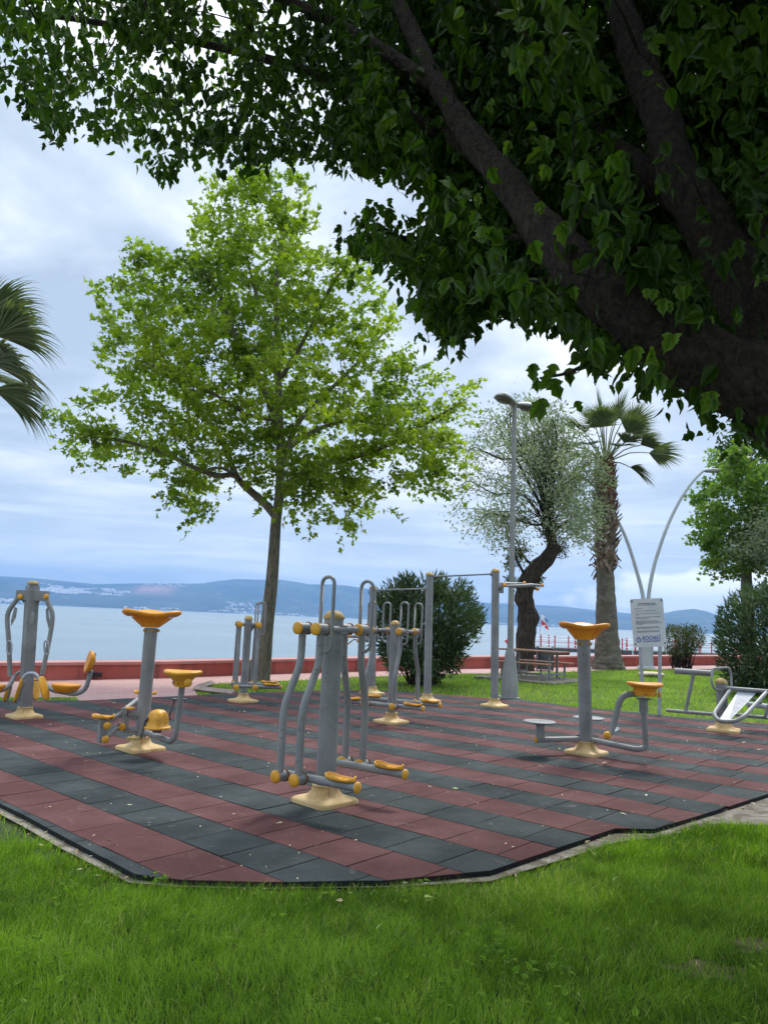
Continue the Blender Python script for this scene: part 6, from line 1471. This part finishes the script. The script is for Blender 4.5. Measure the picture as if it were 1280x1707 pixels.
def palm():
    g = gpt(1013, 1114); Y = g.y; T = thing('fan_palm', 'tall fan palm with shaggy brown upper trunk, left of the rules sign', 'palm', g, 0)
    def p(x, y, d=0): return pix(x, y, Y + d)
    k = Y / F
    prof = [(1013, 1120, 28), (1013, 1108, 26), (1013, 1095, 22.5), (1012.5, 1075, 19.5), (1011, 1040, 17.5), (1010, 1000, 15.5), (1009, 970, 14.5), (1008, 940, 14), (1009, 905, 15), (1009, 860, 16), (1009, 820, 15), (1009, 790, 13), (1009, 765, 9)]
    P_ = [p(x, y) for x, y, _ in prof]; rr = [w_ * k for *_, w_ in prof]; Q = smooth_path(P_, 6); r2 = [float(np.interp(i / 6, range(13), rr)) for i in range(len(Q))]
    m2 = MB(); m2.tube(Q, r2, 36, caps=False); V = np.array(m2.v); ctr = np.repeat(np.array([list(q) for q in Q]), 36, 0); zf = np.clip((1.6 - V[:, 2]) / 1.6, 0, 1)
    V = ctr + (V - ctr) * (1 + (.08 + .25 * zf) * (vnoise(V, 9, 5) - .5) + .03 * np.sin(V[:, 2] * 40))[:, None]; mb = MB(); mb.add(V.tolist(), m2.f); mb.build('trunk', M_palmt, T)
    # leaf bases, spiralling
    lo, hi = p(1009, 950).z, p(1009, 770).z
    for nm, a, b_, mat in (('old_leaf_bases', 0, .62, M_boot), ('red_leaf_bases', .52, 1, M_bootr)):
        mb = MB(); n = int(300 * (b_ - a)); r_ = random.Random(2 if a else 1)
        for i in range(n):
            f = a + (b_ - a) * i / n; z = lo + (hi - lo) * f + r_.uniform(-.08, .08); th = i * 2.399 + r_.uniform(-.3, .3)
            rad = float(np.interp(z, [q.z for q in Q], r2)); cx_ = float(np.interp(z, [q.z for q in Q], [q.x for q in Q])); od = Vector((math.cos(th), math.sin(th), 0)); sd_ = Vector((-od.y, od.x, 0))
            h = r_.uniform(.18, .36); w_ = r_.uniform(.09, .17); out = r_.uniform(.10, .32) * (1.1 - .4 * f); c = Vector((cx_, Y, z)) + od * rad * .93
            dn = -1 if r_.random() < (.35 if f < .3 else .08) else 1
            tip = c + od * out + Vector((0, 0, h * dn)) + sd_ * r_.uniform(-.12, .12); m_ = c + od * out * .45 + Vector((0, 0, h * .5 * dn)); kk = w_ * .75
            vs = [c - sd_ * w_, c + od * .05, c + sd_ * w_, m_ - sd_ * kk + od * .03, m_ + od * .07, m_ + sd_ * kk + od * .03, tip - sd_ * kk * .35, tip, tip + sd_ * kk * .3 + Vector((0, 0, r_.uniform(-.08, .08)))]
            mb.add(vs, [(0, 1, 4, 3), (1, 2, 5, 4), (3, 4, 7, 6), (4, 5, 8, 7)], False)
        mb.build(nm, mat, T)
    b0 = lambda x, y, d=0: p(x, y, d)
    S = []
    def A(hx, hy, hd, L, sp_, dr, ro=0.0, bx=1009, by=770): L *= 1.02; sp_ *= .92; S.append((b0(bx + (hx - 1009) * .06, by, hd * .1), p(hx, hy, hd), L, sp_, dr, ro))
    A(1000, 712, -.5, 1.15, 1.7, .25, 0); A(1022, 705, .5, 1.25, 1.4, .15, .2); A(990, 706, .8, 1.0, 1.5, .25, -.2); A(1040, 700, 1.0, 1.1, 1.3, .2)
    A(975, 722, -.3, 1.15, 1.4, .45, .3); A(958, 715, .6, 1.0, 1.4, .4, -.3); A(962, 745, -.8, 1.05, 1.4, .7); A(948, 742, .3, 1.0, 1.3, .6, .4)
    A(1050, 712, -.3, 1.35, 1.0, .35, .9); A(1056, 730, .4, 1.35, 1.0, .5, -.8); A(1045, 722, -.8, 1.25, 1.2, .6, .5); A(1040, 738, -1.0, 1.1, 1.2, .8, .2)
    A(1082, 755, .1, 1.45, .75, .42, .9, 1012, 768); A(1050, 779, -.4, 1.25, 1.05, .8, .3, 1014, 770); A(1030, 745, -1.3, .95, 1.4, .9, 0)
    A(1000, 690, .2, 1.25, 1.5, .2, .4); A(1030, 692, -.6, 1.2, 1.2, .3, -.5); A(945, 765, .2, 1.15, 1.1, .8, .2); A(1068, 742, -1.0, 1.2, 1.1, .8, .4); A(985, 742, -1.3, 1.0, 1.4, .8, 0); A(965, 762, -.6, 1.0, 1.1, .9, -.5, 1004, 768); A(972, 778, .4, .9, 1.0, .9, .5, 1004, 770); A(1005, 700, -1.2, 1.0, 1.6, .4); A(1012, 696, 1.4, 1.1, 1.6, .2)
    fronds_to(T, S)
palm()
def palm_left():
    T = thing('fan_palm', 'drooping grey-green fan palm fronds reaching in from the left edge', 'palm', (-9.6, 13.0, GX * -9.6), 0)
    Y = 13.0; mb = MB(); top = Vector((-8.3, 13, 5.5)); mb.tube([Vector((-8.6, 13, -.3)), Vector((-8.5, 13, 3)), top], [.42, .32, .28], 20, caps=False); mb.build('trunk', M_palmt, T)
    def p(x, y, d=0): return pix(x, y, Y + d)
    S = [(top, p(-28, 535, .2), 1.3, .6, 1.25, .9), (top, p(-5, 560, -.4), 1.35, .85, 1.2, .7), (top, p(-18, 605, -.7), 1.6, .7, 1.1, .6), (top, p(-10, 650, .1), 1.4, .7, 1.25, .7), (top, p(-60, 625, .4), 1.5, .9, .85, -.4), (top, p(-90, 540, .6), 1.2, .9, 1.2, 0),
         (top, p(-45, 560, .7), 1.2, .9, .9, -.5), (top, p(-75, 570, -1.0), 1.5, .8, .85, .3)]
    r_ = random.Random(3)
    for k in range(12):
        a = R(110 + k * 12); S.append((top, top + Vector((math.cos(a) * 1.1, math.sin(a) * 1.1, r_.uniform(-.6, 1.2))), 1.2, 1.3, .7, 0))
    fronds_to(T, S)
palm_left()

# ---------- trees at the right, beyond the lawn
def bg_tree(name, label, foot, poly, depth, Y, trunk, tr, cl, per, rad, size, mat, tmpl, seed, bias=0, bk=None):
    g = gpt(*foot); g = Vector((pix(foot[0], foot[1], Y).x, Y, gz(pix(foot[0], foot[1], Y).x))); T = thing(name, label, 'tree', g, 0)
    P_ = smooth_path([g + Vector((0, 0, -.2))] + [pix(x, y, Y) for x, y in trunk], 4); rr = [tr * (1 - .8 * i / len(P_)) for i in range(len(P_))]; mb = MB(); mb.tube(P_, rr, 12, caps=False); mb.build('trunk', bk or M_barkp, T)
    C, ed = clumps_in(poly, cl, Y, depth, 9, seed=seed); mb = MB(); twigs(mb, [(q, r_) for q, r_ in zip(P_[6:], rr[6:])], [Vector(c) for c in C[::2]], .022, n=4); mb.build('branches', bk or M_barkp, T)
    L_, q, i = fill(C, per, rad, .7); gap = vnoise(L_, 1.0, seed + 3); L_ = L_[~((gap < .36) & (rng.random(len(L_)) < .75))]
    D = np.c_[rng.normal(size=(len(L_), 2)), rng.normal(size=len(L_)) * .6 - .25]; leaf_mesh('foliage', L_, D, size * rng.uniform(.7, 1.2, len(L_)), tmpl, tint_for(L_, None, seed + 7, bias, .3, .7), mat, T, (0, 0, 1), .8)
bg_tree('dark_tree', 'darker green dense tree rising behind the paler plane at the right edge', (1330, 1115), [(1215, 730), (1205, 705), (1222, 690), (1260, 690), (1400, 660), (1480, 760), (1470, 900), (1380, 930), (1300, 880), (1250, 840), (1215, 800), (1200, 770)], 3.0, 33.5, [(1330, 1000), (1335, 850), (1340, 740)], .35, 520, 40, .62, .17, M_bgd, OV, 31)
bg_tree('plane_tree', 'light green spreading plane tree at the right edge above the oleander', (1250, 1116), [(1190, 735), (1218, 730), (1240, 760), (1290, 790), (1350, 800), (1420, 860), (1430, 930), (1340, 975), (1275, 960), (1240, 962), (1222, 975), (1205, 968), (1195, 980), (1185, 960), (1160, 940), (1165, 925), (1185, 925), (1165, 905), (1150, 897), (1168, 880), (1158, 850), (1146, 862), (1165, 835), (1160, 805), (1180, 800), (1190, 775)], 2.4, 31, [(1246, 1010), (1244, 960), (1245, 900), (1255, 830), (1250, 780)], .30, 520, 24, .40, .19, M_bgl, PLN, 35, .08)
bg_tree('silver_tree', 'hazy silvery tree in front of the plane tree at the right edge', (1290, 1116), [(1262, 850), (1230, 845), (1240, 880), (1215, 900), (1200, 915), (1225, 935), (1250, 945), (1300, 965), (1380, 960), (1400, 880), (1340, 830)], 1.6, 28.5, [(1288, 1000), (1284, 940), (1280, 890)], .16, 260, 30, .5, .16, M_silver, LANW, 39, -.05, M_barkd)
